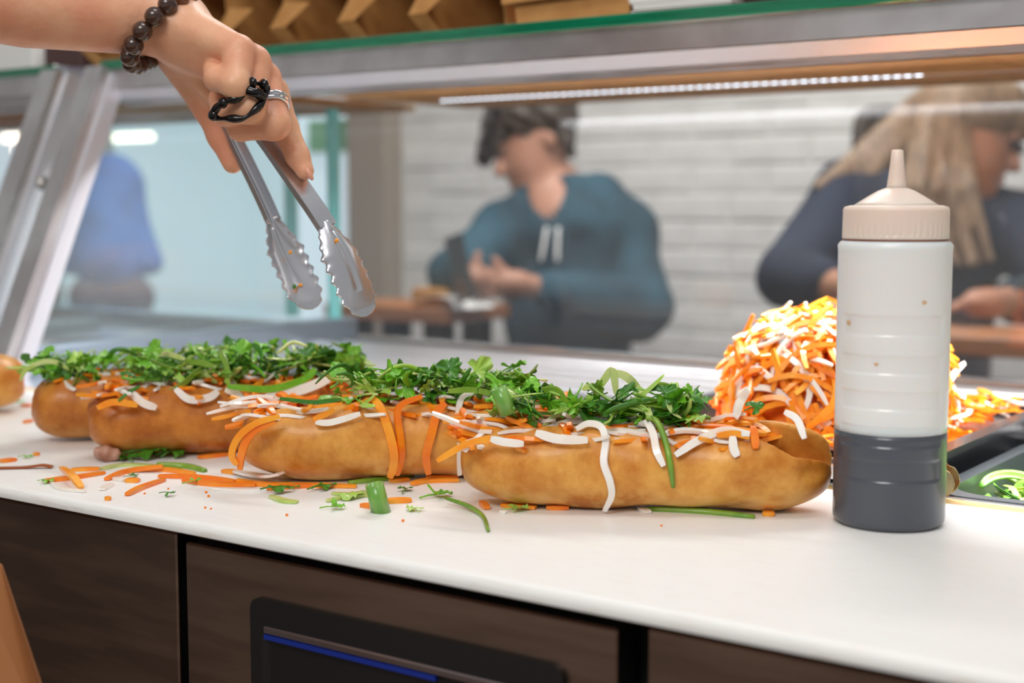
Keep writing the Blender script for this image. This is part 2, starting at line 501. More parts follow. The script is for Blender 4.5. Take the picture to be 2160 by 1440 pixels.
structure(box('wall_left', M_('left_wall_paint', (205, 205, 204), 0.7), -7.0, -6.9, -2, 4.2, -0.9, 2.0))
# shop window left of the pillar
win = structure(put('window_1', MB().box(-6.9, -3.02, 3.50, 3.56, -0.9, -0.55).box(-6.9, -3.02, 3.5, 3.56, 1.45, 2.0)
      .box(-3.10, -3.02, 3.48, 3.56, -0.55, 1.45).box(-4.75, -4.67, 3.48, 3.56, -0.55, 1.45).mesh('window_1', M_('window_frame', (120, 118, 116), 0.5))))
day = emit('frosted_daylight_pane', (196, 210, 220), 0.80)
for a, b in ((-4.67, -3.10), (-6.9, -4.75)):
    put('pane', MB().box(a, b, 3.515, 3.525, -0.55, 1.45).mesh('pane', day), win)

# ------------------------------------------------------------------ prep counter
pc = thing('prep_counter', 'refrigerated prep counter with dark stainless doors under the white board', 'counter', (-0.55, 0.64, -0.9))
box('carcass', black_gap, -1.9, 0.45, 0.652, 1.60, -0.88, -0.14, 0, pc)
box('carcass_rim', black_gap, -1.9, 0.45, 0.650, 0.93, -0.14, -0.0084, 0, pc)
def door(x0, x1, y0, zt, thick, handle=None):
    d = put('door', MB().box(x0, x1, y0, y0 + 0.004, -0.78, zt, 0.0012).mesh('door', steel_door), pc)
    put('door_core', MB().box(x0 + 0.002, x1 - 0.0006, y0 + 0.004, y0 + thick, -0.78, zt - 0.0012).mesh('door_core', black_plastic), d)
    return d
door(-1.36, -0.7255, 0.630, -0.0190, 0.02)
dm = door(-0.7054, -0.3755, 0.620, -0.0205, 0.022)
door(-0.3640, 0.25, 0.632, -0.0205, 0.018)
# recessed pull of the middle door: bezel ring, pocket and steel bar
x0, x1, zt, zb_ = -0.6425, -0.4064, -0.0455, -0.135
bz = MB()
def rr(x0, x1, z0, z1, r, y, n=6):
    out = []
    for cx, cz, a0 in ((x1 - r, z1 - r, 0), (x0 + r, z1 - r, 90), (x0 + r, z0 + r, 180), (x1 - r, z0 + r, 270)):
        for k in range(n + 1):
            a = math.radians(a0 + 90 * k / n); out.append((cx + r * math.cos(a), y, cz + r * math.sin(a)))
    return out
o1 = rr(x0, x1, zb_, zt, 0.008, 0.6165); o2 = rr(x0 + .0, x1 - .0, zb_, zt, 0.008, 0.6205); i1 = rr(x0 + .010, x1 - .010, zb_ + .01, zt - .017, 0.006, 0.6165); i2 = rr(x0 + .014, x1 - .014, zb_ + .013, zt - .020, 0.006, 0.6195)
n = len(o1)
vv = o1 + o2 + i1 + i2; ff = []
for k in range(n):
    j = (k + 1) % n
    ff += [(k, j, n + j, n + k), (k, 2 * n + k, 2 * n + j, j), (2 * n + k, 3 * n + k, 3 * n + j, 2 * n + j)]
ff.append(tuple(range(3 * n, 4 * n)))
hb = put('handle_bezel', mesh('handle_bezel', vv, ff, black_plastic), dm)
put('handle_bar', MB().box(x0 + .013, x1 - .012, 0.6145, 0.6185, zt - .0215, zt - .0165, .001).mesh('handle_bar', M_('handle_steel', (150, 140, 140), 0.25, 1.0)), dm)
put('blue_reflection', MB().box(x0 + .0135, x0 + .150, 0.6150, 0.6180, zt - .0248, zt - .0217).mesh('blue_reflection', M_('blue_reflection', (14, 44, 140), 0.3)), dm)  # blue LED reflection below the bar, painted as a thin strip
for xx, zz in ((-0.690, -0.0135), (-0.7150, -0.075)):
    put('screw', mesh('screw', *uvsphere((xx, 0.643, zz), 0.0022, 8, 6), steel), pc)

# board: rounded front edge, long extrusion
prof = [(0.935, -0.0082), (0.935, -0.0005), (0.9345, 0.0), (0.606, 0.0)]
for k in range(1, 7):
    a = math.radians(90 + 90 * k / 6); prof.append((0.606 + 0.006 * math.cos(a), -0.006 + 0.006 * math.sin(a)))
prof += [(0.600, -0.0075), (0.601, -0.0082)]
XS = [-1.9, 0.40]
vv = [(x, y, zz) for x in XS for (y, zz) in prof]; n = len(prof)
ff = [(k, (k + 1) % n, n + (k + 1) % n, n + k) for k in range(n)] + [tuple(range(n))[::-1], tuple(range(n, 2 * n))]
bd = put('cutting_board', mesh('cutting_board', vv, ff, board_mat))
tag(bd, 'long white plastic cutting board covering the counter in front of the glass', 'cutting board')

# ------------------------------------------------------------------ cold well behind the board
ws = thing('cold_well', 'stainless cold well with ridged deck and row of air slots behind the board', 'food well', (-0.55, 1.25, -0.12))
put('edge_strip', MB().box(-1.42, 0.40, 0.937, 0.957, -0.01, -0.0012, 0.001).mesh('edge_strip', tan_strip), ws)
put('near_rim', MB().box(-1.42, 0.40, 0.957, 0.964, -0.02, -0.001, 0.001).mesh('near_rim', steel_bright), ws)
put('basin', MB().box(-1.42, 0.40, 0.957, 1.24, -0.135, -0.13).box(-1.42, 0.40, 1.235, 1.24, -0.13, -0.012).box(-1.42, -1.415, 0.964, 1.24, -0.13, -0.004).mesh('basin', steel), ws)
put('left_deck', MB().box(-1.42, -0.66, 0.966, 1.232, -0.012, -0.003, 0.001).mesh('left_deck', steel_bright), ws)
# slotted air duct
sl = MB()
x = -1.40
while x < 0.38:
    sl.box(x, x + 0.008, 1.24, 1.262, -0.02, -0.001); x += 0.030
sl.box(-1.42, 0.40, 1.262, 1.275, -0.02, 0.0)
put('slot_grille', sl.mesh('slot_grille', steel_bright), ws)
put('slot_back', MB().box(-1.42, 0.40, 1.236, 1.265, -0.03, -0.022).mesh('slot_back', black_gap), ws)
y = 1.277
rp_ = [(-.024, -.012), (-.024, -.008), (-.019, .004), (.006, .006), (.015, -.007), (.0255, -.008), (.0255, -.012)]
nr = len(rp_)
rib = mesh('rib', [(x, a_, b_) for x in (-1.42, .40) for a_, b_ in rp_], [(k_, (k_ + 1) % nr, nr + (k_ + 1) % nr, nr + k_) for k_ in range(nr)] + [tuple(range(nr))[::-1], tuple(range(nr, 2 * nr))], M_('satin_steel', (206, 204, 206), 0.30, 0.92))
while y < 1.53:
    put('rib', rib, ws, Matrix.Translation((0, y + 0.0255, 0))); y += 0.0515
put('deck_base', MB().box(-1.42, 0.40, 1.275, 1.572, -0.02, -0.010).mesh('deck_base', steel), ws)
put('far_ledge', MB().box(-1.42, 0.40, 1.556, 1.60, -0.02, 0.006, 0.002).mesh('far_ledge', steel_bright), ws)
put('left_kerb', MB().box(-1.46, -1.425, 1.0, 1.60, -0.02, 0.031, 0.002).mesh('left_kerb', M_('blue_grey_steel', (150, 164, 176), 0.35, 0.9)), ws)

# ------------------------------------------------------------------ display case frame, glass and shelf
def frame_case(xp, xr, name, label):
    """end frame at xp with sloped post, glass end panel; rail runs from xp to xr"""
    t = thing(name, label, 'display case', (xp, 1.2, 0.0))
    # sloped post, rectangular section
    a = np.array([xp, 0.985, -0.005]); b = np.array([xp, 1.145, 0.362])
    v, f = sweep([a, b], [(-.013, -.017), (.013, -.017), (.013, .017), (-.013, .017)], up=(1, 0, 0))
    put('post', mesh('post', v, f, steel_rail), t)
    v, f = sweep([a + [0.0185, .012, 0], b + [0.0185, .012, 0]], [(-.010, -.0035), (.010, -.0035), (.010, .0035), (-.010, .0035)], up=(1, 0, 0))
    put('post_trim', mesh('post_trim', v, f, aluminium), t)
    # end glass follows the slope
    pl = [(1.01, 0.03), (1.57, 0.03), (1.57, 0.34), (1.15, 0.34)]
    v = [(xp + s, y, zz) for s in (-.016, -.010) for (y, zz) in pl]
    put('end_glass', mesh('end_glass', v, [(0, 1, 2, 3), (7, 6, 5, 4), (0, 4, 5, 1), (1, 5, 6, 2), (2, 6, 7, 3), (3, 7, 4, 0)], glass_side), t)
    v, f = sweep([(xp - .013, 1.571, 0.03), (xp - .013, 1.571, 0.34)], rect_sec(.016, .012), up=(1, 0, 0))
    put('glass_edge', mesh('glass_edge', v, f, glass_edge_pale), t)
    v, f = sweep([(xp - .018, 0.988, 0.0), (xp - .018, 1.148, 0.36)], rect_sec(.012, .006), up=(1, 0, 0))
    put('glass_edge', mesh('glass_edge', v, f, glass_edge), t)
    x0, x1 = sorted((xp, xr))
    # rail: upper face, light chamfer, lower lip
    rp = [(1.150, 0.363), (1.150, 0.338), (1.158, 0.325), (1.166, 0.3235), (1.176, 0.3235), (1.176, 0.3205), (1.188, 0.3205), (1.188, 0.363)]
    v = [(x, y, zz) for x in (x0, x1) for (y, zz) in rp[0:2] + rp[-1:]]
    n = len(rp)
    def ext(pr):
        n = len(pr); return [(x, y, zz) for x in (x0, x1) for (y, zz) in pr], [(k, (k + 1) % n, n + (k + 1) % n, n + k) for k in range(n)] + [tuple(range(n))[::-1], tuple(range(n, 2 * n))]
    put('rail', mesh('rail', *ext([(1.150, 0.363), (1.150, 0.339), (1.156, 0.339), (1.156, 0.363)]), steel_rail), t)
    put('rail_chamfer', mesh('rail_chamfer', *ext([(1.151, 0.338), (1.160, 0.3255), (1.164, 0.3275), (1.157, 0.339)]), aluminium), t)
    put('rail_lip', mesh('rail_lip', *ext([(1.160, 0.325), (1.176, 0.325), (1.176, 0.322), (1.194, 0.322), (1.194, 0.330), (1.165, 0.330)]), steel_rail), t)
    # glass shelf with green front edge
    put('shelf_glass', MB().box(x0, x1, 1.146, 1.90, 0.3632, 0.3736).mesh('shelf_glass', glass_clear), t)
    put('shelf_edge', MB().box(x0, x1, 1.1405, 1.146, 0.3632, 0.3738, .001).mesh('shelf_edge', glass_edge), t)
    xk = x0 + .02
    while xk < x1 - .02:
        xe = min(xk + .2335, x1 - .001)
        put('shelf_plank', MB().box(xk, xe - .0035, 1.38, 1.86, 0.3535, 0.3630, .001).mesh('shelf_plank', plank_m), t); xk = xe
    put('front_glass', MB().box(x0, x1, 1.574, 1.580, 0.006, 0.342).mesh('front_glass', glass_front), t)
    return t
caseA = frame_case(-1.432, 0.40, 'display_case', 'glass display case with sloped steel post, long rail and glass shelf behind the board')
caseB = frame_case(-1.520, -2.9, 'display_case', 'neighbouring glass display case beyond the twin sloped posts')
put('glass_bracket', mesh('glass_bracket', *uvsphere((-1.475, 1.085, 0.225), 0.009, 10, 6), steel), caseB)
ls = thing('edge_reflection', 'thin glowing line standing for light reflected along the front glass top edge', 'reflection', (-0.8, 1.577, 0.343))  # bright reflected line on the glass edge, put in as glowing bits
put('glow_backing', MB().box(-1.25, -0.40, 1.5745, 1.5795, 0.3422, 0.3430).mesh('glow_backing', aluminium), ls)
glowm = emit('reflection_white', (225, 240, 255), 4.0)
dm_ = MB().box(-0.004, 0.004, -0.0005, 0.0, -0.0007, 0.0007).mesh('glow_bit', glowm)
x = -1.24
while x < -0.56:
    put('glow_bit', dm_, ls, Matrix.Translation((x, 1.5745, 0.3428))); x += 0.0125
sl_ = thing('strip_lamp', 'aluminium strip lamp fixed under the case rail', 'lamp', (-0.55, 1.2, 0.32))
put('lamp_housing', MB().box(-1.33, 0.22, 1.1960, 1.2110, 0.3350, 0.3400).mesh('lamp_housing', aluminium), sl_)
put('added_light_block', MB().box(-1.33, 0.22, 1.1942, 1.1958, 0.3216, 0.3400).mesh('added_light_block', black_plastic), sl_)  # added black strip, keeps LED light off the board and front glass

# base and contents of the neighbouring case
nb = thing('case_base', 'pale steel base of the neighbouring case holding bakery trays', 'case base', (-2.2, 1.28, -0.02))
put('base_plate', MB().box(-2.9, -1.56, 0.99, 1.60, -0.02, 0.0).mesh('base_plate', steel_bright), nb)
put('back_lip', MB().box(-2.9, -1.56, 1.56, 1.60, 0.0, 0.02, .002).mesh('back_lip', steel_bright), nb)
def tray(name, x0, x1, y0, y1, z0, z1, th, mat):
    return MB().box(x0, x1, y0, y1, z0, z0 + th).box(x0, x0 + th, y0, y1, z0, z1).box(x1 - th, x1, y0, y1, z0, z1).box(x0, x1, y0, y0 + th, z0, z1).box(x0, x1, y1 - th, y1, z0, z1).mesh(name, mat)
tr = put('bakery_tray', tray('bakery_tray', -1.82, -1.585, 1.02, 1.30, 0.001, 0.012, .0025, steel_bright))
tag(tr, 'shallow bright tray under the folded pastry in the neighbouring case', 'tray')
tr = put('bakery_tray', tray('bakery_tray', -2.45, -1.90, 1.12, 1.50, 0.001, 0.02, .0025, steel_bright))
tag(tr, 'wide bright tray of browned pieces in the neighbouring case', 'tray')
pastry = M_('golden_pastry', (232, 160, 96), 0.5, sss=0.1, var=(205, 110, 62), vscale=25)
def pf(P):
    c = np.array([-1.64, 1.10, 0.004], np.float32)
    d = smin(cap(P, c + [0, -.03, .016], c + [0, .05, .04], .022, .016), cap(P, c + [-.05, .02, .015], c + [.03, .02, .03], .018, .02), .015)
    return d + .002 * np.sin(P[:, 0] * 160) * np.sin(P[:, 1] * 140)
o = put('folded_pastry', sdf_mesh('folded_pastry', pf, (-1.73, 1.03, -.005), (-1.57, 1.18, .075), .004, pastry))
tag(o, 'golden folded pastry on a tray beside the sloped post', 'pastry'); origin_to(o, (-1.64, 1.1, 0.004))
brown = M_('browned_piece', (190, 112, 66), 0.5, var=(226, 170, 118), vscale=30)
def mkpiece(P): return ell(P, (0, 0, .014), (.045, .03, .018)) + .003 * np.sin(P[:, 0] * 120 + 1) * np.sin(P[:, 1] * 150)
pm_ = sdf_mesh('browned_piece', mkpiece, (-.06, -.045, -.01), (.06, .045, .045), .004, brown)
for i in range(14):
    o = put('browned_piece', pm_, None, Matrix.Translation((-2.38 + 0.072 * (i % 7), 1.20 + 0.16 * (i // 7) + random.uniform(-.02, .02), 0.0045)) @ Matrix.Rotation(random.uniform(0, 3), 4, 'Z'))
    tag(o, 'browned piece of food in the wide tray of the neighbouring case', 'food', 'browned pieces in the wide tray')

# ------------------------------------------------------------------ things on the glass shelf
ZS = 0.3740
def kraft_box(x, wdt, hgt, dep, y0, label, lean=0.0, flap=True):
    t = thing('takeaway_box', label, 'box', (x, y0, ZS), 'open kraft boxes on the glass shelf')
    th = 0.0012
    put('bottom_panel', MB().box(x, x + wdt, y0, y0 + dep, ZS, ZS + th).mesh('bottom_panel', kraft), t)
    sk = lean
    for xa, nm in ((x, 'side_panel'), (x + wdt - th, 'side_panel')):
        v = [(xa, y0, ZS), (xa + th, y0, ZS), (xa + th + sk, y0, ZS + hgt), (xa + sk, y0, ZS + hgt)]
        v += [(p[0], y0 + dep, p[2]) for p in v]
        put(nm, mesh(nm, v, [(0, 1, 2, 3), (7, 6, 5, 4), (0, 4, 5, 1), (1, 5, 6, 2), (2, 6, 7, 3), (3, 7, 4, 0)], kraft), t)
    put('back_panel', MB().box(x, x + wdt, y0 + dep - th, y0 + dep, ZS, ZS + hgt).mesh('back_panel', kraft), t)
    put('top_panel', MB().box(x + sk, x + wdt + sk, y0, y0 + dep, ZS + hgt, ZS + hgt + th).mesh('top_panel', kraft), t)
    if flap:   # folded front flap, hinged on the left side panel and opening towards the front
        for q in ([(.000, -.001, 0), (.024, -.003, 0), (.012, -.020, .024), (-.012, -.020, .024)], [(-.012, -.020, .0245), (.012, -.020, .0245), (.034, -.002, .052), (-.006, -.002, .056)]):
            v = [(x + p[0], y0 + p[1], ZS + .0002 + p[2]) for p in q]; v += [(p[0], p[1] + .0012, p[2]) for p in v]
            put('flap', mesh('flap', v, [(3, 2, 1, 0), (4, 5, 6, 7), (0, 1, 5, 4), (1, 2, 6, 5), (2, 3, 7, 6), (3, 0, 4, 7)], kraft), t)
    return t
for i, (px, wd) in enumerate(((205, 150), (352, 140), (495, 118), (612, 140), (755, 150), (905, 170))):
    p = ony(px, 100, 1.20); q = ony(px + wd, 100, 1.20)
    kraft_box(p[0], (q[0] - p[0]) * .97, 0.11, 0.66, 1.20, 'open kraft box with folded flap, ' + ('sixth from the closed tan box, behind the forearm', 'fifth from the closed tan box, behind the wrist', 'fourth from the closed tan box', 'third from the closed tan box', 'second from the closed tan box', 'next to the closed tan box')[i], -0.012)
# last box of the row: its tan side panel faces the counter
p = ony(1078, 60, 1.19); q = ony(1330, 40, 1.19)
t = thing('takeaway_box', 'closed tan kraft box at the end of the row beside white sheets', 'box', (p[0], 1.2, ZS))
v = [(p[0] + .012, 1.185, ZS), (q[0], 1.185, ZS), (q[0], 1.86, ZS), (p[0] + .012, 1.86, ZS), (p[0] - .012, 1.20, ZS + .075), (q[0] + .002, 1.20, ZS + .075), (q[0] + .002, 1.86, ZS + .075), (p[0] - .012, 1.86, ZS + .075)]
put('box_body', mesh('box_body', v, [(3, 2, 1, 0), (4, 5, 6, 7), (0, 1, 5, 4), (1, 2, 6, 5), (2, 3, 7, 6), (3, 0, 4, 7)], kraft), t)
v = [(p[0] - .006, 1.1835, ZS + .026), (q[0], 1.1835, ZS + .030), (q[0], 1.196, ZS + .078), (p[0] - .016, 1.196, ZS + .078)]
v += [(a, b - .0015, c) for a, b, c in v]
put('lid_flap', mesh('lid_flap', v, [(3, 2, 1, 0), (4, 5, 6, 7), (0, 1, 5, 4), (1, 2, 6, 5), (2, 3, 7, 6), (3, 0, 4, 7)], kraft), t)
p = ony(1337, 30, 1.19); q = ony(1545, 20, 1.19)
zz = ZS
st = thing('paper_stack', 'stack of white paper sheets on the glass shelf beside the kraft boxes', 'paper', (p[0], 1.19, ZS))
for i in range(12):
    h = random.uniform(.0022, .0036); dx = random.uniform(-.003, .003)
    put('sheet', MB().box(p[0] + dx, q[0] + dx + random.uniform(-.004, .003), 1.185 + random.uniform(-.003, .003), 1.46, zz, zz + h * .85).mesh('sheet', paper), st)
    zz += h
p = ony(1552, 8, 1.19); q = ony(1900, 0, 1.19)
t = thing('tray_with_board', 'dark tray on a thin wooden board beside the stack of white paper', 'tray', (p[0], 1.3, ZS))
put('wood_base', MB().box(p[0], q[0] + .3, 1.185, 1.86, ZS, ZS + .003, .0008).mesh('wood_base', wood), t)
put('tray_body', MB().box(p[0] + .006, q[0] + .29, 1.19, 1.545, ZS + .0032, ZS + .05, .004).mesh('tray_body', M_('dark_brown_tray', (48, 34, 28), 0.4)), t)
# on the neighbouring shelf
p = ony(-60, 100, 1.2); q = ony(82, 100, 1.2)
tag(box('white_carton', paper, p[0], q[0], 1.19, 1.5, ZS, ZS + .05, .002), 'plain white carton on the neighbouring glass shelf', 'carton')
p = ony(92, 100, 1.2); q = ony(170, 100, 1.2)
tag(box('dark_carton', M_('maroon_carton', (80, 52, 50), 0.5), p[0], q[0], 1.2, 1.45, ZS, ZS + .04, .002), 'small dark maroon carton on the neighbouring shelf behind the forearm', 'carton')

# ------------------------------------------------------------------ shreds and herbs (shared meshes)
def arc_pts(L, bend, wig, n=7, twist=0.0):
    out = []
    a = bend / n; d = np.array([1.0, 0, 0]); p = np.zeros(3); h = -bend / 2; e = random.uniform(0, 6)
    for i in range(n + 1):
        out.append(p.copy())
        h += a + random.uniform(-wig, wig)
        p = p + np.array([math.cos(h), math.sin(h), 0.35 * math.sin(e + i * 0.9) * wig * 4]) * (L / n)
    P = np.array(out); return P - P.mean(0)
def shred_mesh(name, L, wd, th, bend, wig, mat):
    v, f = sweep(spline(arc_pts(L, bend, wig, 4), 2), rect_sec(wd, th), up=(0, 0, 1), scale=lambda t: 1 - 0.30 * abs(2 * t - 1) ** 5)
    return mesh(name, v, f, mat, False)
CARROT = [shred_mesh('carrot_shred', random.uniform(.028, .052), random.uniform(.0036, .0050), random.uniform(.0026, .0034), random.uniform(-2.0, 2.0), .14, carrot if i % 3 else carrot_dark) for i in range(14)]
CHUNK = [shred_mesh('carrot_shred', random.uniform(.016, .026), .0042, .003, random.uniform(-.7, .7), .08, carrot if i % 2 else carrot_dark) for i in range(6)]
DAIKON = [shred_mesh('daikon_shred', random.uniform(.026, .048), random.uniform(.0034, .0050), random.uniform(.0020, .0028), random.uniform(-2.2, 2.2), .16, daikon) for i in range(10)]
def coriander(name, R, mat, seed):
    """chopped, crumpled three-lobed leaf with toothed edge and stalk"""
    rn = random.Random(seed)
    n = 40; v = [(0, 0, 0)]; f = []
    cup = rn.uniform(-.9, .9); ph = [rn.uniform(0, 6) for _ in range(6)]; cut = rn.uniform(1.7, 2.7); asp = rn.uniform(.6, 1.0)
    skew = rn.uniform(-.25, .25); rings = (.35, .7, 1.0)
    for g in rings:
        for k in range(n):
            a = -cut + 2 * cut * k / (n - 1)
            lobe = (.56 + .44 * abs(math.cos(1.5 * a + skew)) ** .8) * (.93 + .07 * math.cos(10.4 * a + ph[0])) * (1 + .12 * math.sin(2 * a + ph[1]))
            r = R * g * (1 + (lobe - 1) * g)
            x, y = r * math.cos(a), r * math.sin(a) * asp
            z = .16 * R * math.sin(5 * x / R + ph[2]) * math.sin(4.5 * y / R + ph[3]) * g + .08 * R * math.sin(9 * a + ph[4]) * g * g
            th = cup * y / R * 1.3        # curl about the midrib
            y2 = (math.sin(th) / (cup * 1.3) * R) if abs(cup) > .05 else y
            z += (1 - math.cos(th)) / (cup * 1.3 if abs(cup) > .05 else 1) * R
            v.append((x + .15 * R, y2, z))
    for k in range(n - 1):
        f.append((0, 1 + k, 2 + k))
        for g in range(len(rings) - 1): f.append((1 + g * n + k, 1 + (g + 1) * n + k, 2 + (g + 1) * n + k, 2 + g * n + k))
    v0 = len(v); s_, q = sweep([(-.9 * R, .1 * R, -.1 * R), (-.35 * R, .05 * R, 0), (.1 * R, 0, 0)], circ_sec(R * .05, 4))
    v += [tuple(p) for p in s_]; f += [tuple(i + v0 for i in t) for t in q]
    return mesh(name, v, f, mat, True)
LEAF = [coriander('coriander_leaf', random.uniform(.0070, .0145), (leaf_dark, leaf_mid, leaf_mid, leaf_light, leaf_dark, leaf_mid)[i % 6], i) for i in range(24)]
def ribbon_mesh(name, L, wd, bend, mat):
    v, f = sweep(spline(arc_pts(L, bend, .2, 5), 3), [(-wd / 2, .0002), (-wd / 4, -.0006), (0, -.0009), (wd / 4, -.0006), (wd / 2, .0002), (wd / 4, 0), (0, -.0003), (-wd / 4, 0)], up=(0.2, .3, 1), scale=lambda t: 1 - 0.6 * abs(2 * t - 1) ** 4)
    return mesh(name, v, f, mat, True)
RIBBON = [ribbon_mesh('scallion_shred', random.uniform(.022, .05), random.uniform(.003, .0065), random.uniform(-3.0, 3.0), (leaf_dark, leaf_mid, stem_pale, leaf_light, leaf_dark, stem_green)[i % 6]) for i in range(16)]
def tubem(name, L, r, bend, mat):
    v, f = sweep(spline(arc_pts(L, bend, .1, 4), 3), circ_sec(r, 6)); return mesh(name, v, f, mat, True)
STEM = [tubem('herb_stem', random.uniform(.025, .05), random.uniform(.0008, .0014), random.uniform(-1.6, 1.6), (stem_green, stem_pale, leaf_mid)[i % 3]) for i in range(6)]
def ring_mesh():
    n = 14; v = []; f = []
    for (r, x) in ((.0052, -.007), (.0056, .007), (.0046, .007), (.0043, -.007)):
        for k in range(n): a = 2 * math.pi * k / n; v.append((x, r * math.cos(a), r * math.sin(a) * .8))
    for i in range(4):
        for k in range(n): f.append((i * n + k, i * n + (k + 1) % n, ((i + 1) % 4) * n + (k + 1) % n, ((i + 1) % 4) * n + k))
    return mesh('scallion_ring', v, f, M_('scallion_green', (104, 160, 62), 0.3, coat=0.3, var=(150, 192, 96), vscale=30, stretch=(.3, 8, 8)), True)
RING = ring_mesh()
def rotm(yaw, pitch=0.0, roll=0.0):
    return Matrix.Rotation(yaw, 4, 'Z') @ Matrix.Rotation(pitch, 4, 'Y') @ Matrix.Rotation(roll, 4, 'X')

# ------------------------------------------------------------------ sandwiches
RY, RZ = 0.036, 0.0300
class Roll: pass
def bun_fn(L, ry, rz, seed, slot):
    r = np.random.default_rng(seed); ph = r.uniform(0, 6, 8)
    def fn(P):
        x, y, z = P[:, 0], P[:, 1], P[:, 2]
        e = np.clip(np.abs(x) / (L / 2), 0, 1.2)
        tp = np.sqrt(np.clip(1 - e ** 5.5, 0.0, 1))
        k = np.sqrt((y / (ry * (.18 + .82 * tp))) ** 2 + ((z - rz) / (rz * (.25 + .75 * tp))) ** 2)
        d = (k - 1) * min(ry, rz) * (.3 + .7 * tp)
        d = np.maximum(d, (np.abs(x) - L / 2) * .9)
        d = d + .0012 * np.sin(x * 55 + ph[0]) * np.sin(y * 70 + ph[1] + z * 40) + .0010 * np.sin(x * 110 + ph[2]) * np.cos(z * 90 + ph[3]) + .0006 * np.sin(x * 31 + ph[4])
        # a shallow dimple near the end of the loaf
        d = d + .0035 * np.exp(-(((x - L * slot['dim']) / .009) ** 2 + ((z - .030) / .005) ** 2)) * (y < 0)
        d = np.maximum(d, -z + .0004)
        # long cut opened from the top front
        tl = slot['tilt'] + slot.get('tw', 0) * np.clip((x - .055) / .04, 0, 1)
        c, s = np.cos(tl), np.sin(tl)
        yy, zz = y - slot['y'], z - slot['z']
        vy = yy * c + zz * s; vz = -yy * s + zz * c
        half = slot['half'] * np.clip((slot['x1'] - x) / .03, 0, 1) * np.clip((x - slot['x0']) / .03, 0, 1)
        wdg = np.abs(vy) * np.cos(half) - vz * np.sin(half) - .0012
        wdg = np.maximum(wdg, -vz)
        wdg = np.maximum(wdg, np.maximum(x - slot['x1'], slot['x0'] - x))
        return np.maximum(d, -wdg)
    return fn
def make_roll(near, far, label, mat, seed, slot, nC, nD, nL, uC, uL, topz=.055, RYr=RY, RZr=RZ, group=None, back=0.0):
    near, far = np.array(near), np.array(far)
    L = float(np.linalg.norm((far - near)[:2])); c = (near + far) / 2
    yaw = math.atan2(far[1] - near[1], far[0] - near[0])
    c = c + np.array([-math.sin(yaw), math.cos(yaw), 0]) * back
    M = Matrix.Translation((c[0], c[1], 0)) @ Matrix.Rotation(yaw, 4, 'Z')
    t = thing('sandwich', label, 'sandwich', (c[0], c[1], 0), group)
    me = sdf_mesh('bun', bun_fn(L, RYr, RZr, seed, slot), (-L / 2 - .01, -RYr - .008, -.004), (L / 2 + .01, RYr + .008, 2 * RZr + .006), .0017, mat)
    put('bun', me, t, M)
    rd = random.Random(seed)
    # meat layer in the cut
    def mf(P):
        return ell(P, ((slot['x0'] + min(slot['x1'], .1)) / 2 - .005, -.003, .040), ((min(slot['x1'], .1) - slot['x0']) / 2 - .012, .016, .013)) + .0022 * np.sin(P[:, 0] * 150 + seed) * np.sin(P[:, 1] * 170)
    put('meat', sdf_mesh('meat', mf, (-L / 2, -.03, .02), (L / 2, .03, .062), .0026, meat), t, M)
    def lay(pool, n, u0, u1, z0, z1, vs, yawr, pit, v0=-.004, taper=True, rollr=3.1):
        for _ in range(n):
            u = rd.uniform(u0, u1)
            v = min(max(rd.gauss(v0, vs), -.024), .022)
            k = (1 - ((v - v0) / .034) ** 2)
            zc = z0 + (z1 - z0) * rd.random() * max(k, .1)
            me_ = rd.choice(pool)
            put(me_.name.split('.')[0], me_, t, M @ Matrix.Translation(((u - .5) * L, v, zc)) @ rotm(rd.gauss(0, yawr) + (math.pi if rd.random() < .5 else 0), rd.uniform(-pit, pit), rd.uniform(-rollr, rollr) if rollr < 3 else rd.choice((0, math.pi)) + rd.uniform(-.5, .5)))
    a, b = uC
    lay(CARROT, int(nC * .62), a, b, .045, topz, .012, .75, .28)
    lay(CHUNK, int(nC * .45), a, b, .046, topz + .003, .014, 1.2, .5)
    lay(DAIKON, nD, a, b, .045, topz + .002, .013, .8, .3)
    a, b = uL
    lay(LEAF, int(nL * .80), a, b, topz - .0005, topz + .021, .011, 2.5, .8, -.002, rollr=1.2)
    lay(RIBBON, int(nL * .50), a, b, topz - .001, topz + .019, .011, 1.2, .5, -.002, rollr=1.4)
    lay(STEM, int(nL * .12), a, b, topz, topz + .018, .009, 1.0, .5, -.002)
    R = Roll(); R.t = t; R.M = M; R.L = L; R.ry = RYr; R.rz = RZr; R.c = c; R.yaw = yaw
    return R
SLOT = dict(y=.004, z=.026, tilt=.22, half=.36, x0=-.125, x1=.098, dim=.44)
def axis_tip(px0, py0, ang, px):
    """axis start of a loaf whose lower outline passes the board at (px0,py0), heading ang, tip at column px"""
    a = math.radians(ang); dr = np.array([math.cos(a), math.sin(a), 0]); pe = np.array([-math.sin(a), math.cos(a), 0])
    p = onz(px0, py0, 0) + pe * .004
    best = None
    for t in np.linspace(-.35, .35, 1401):
        q = p + dr * t - C0 + [0, 0, .028]
        x = 1080 + FPX * (q @ RT) / (q @ FW)
        if best is None or abs(x - px) < best[0]: best = (abs(x - px), p + dr * t)
    return best[1], dr
t4, d4 = axis_tip(1360, 1070, 29.5, 977); e4, _ = axis_tip(1360, 1070, 29.5, 1752)
r4 = make_roll(t4, e4, 'sandwich roll beside the sauce bottle, long white strip hanging down its side', bun_a, 3, dict(SLOT, x1=.20, tw=.55), 105, 66, 92, (.0, .80), (.09, .66), .058)
t3, d3 = axis_tip(760, 1008, 42.5, 507)
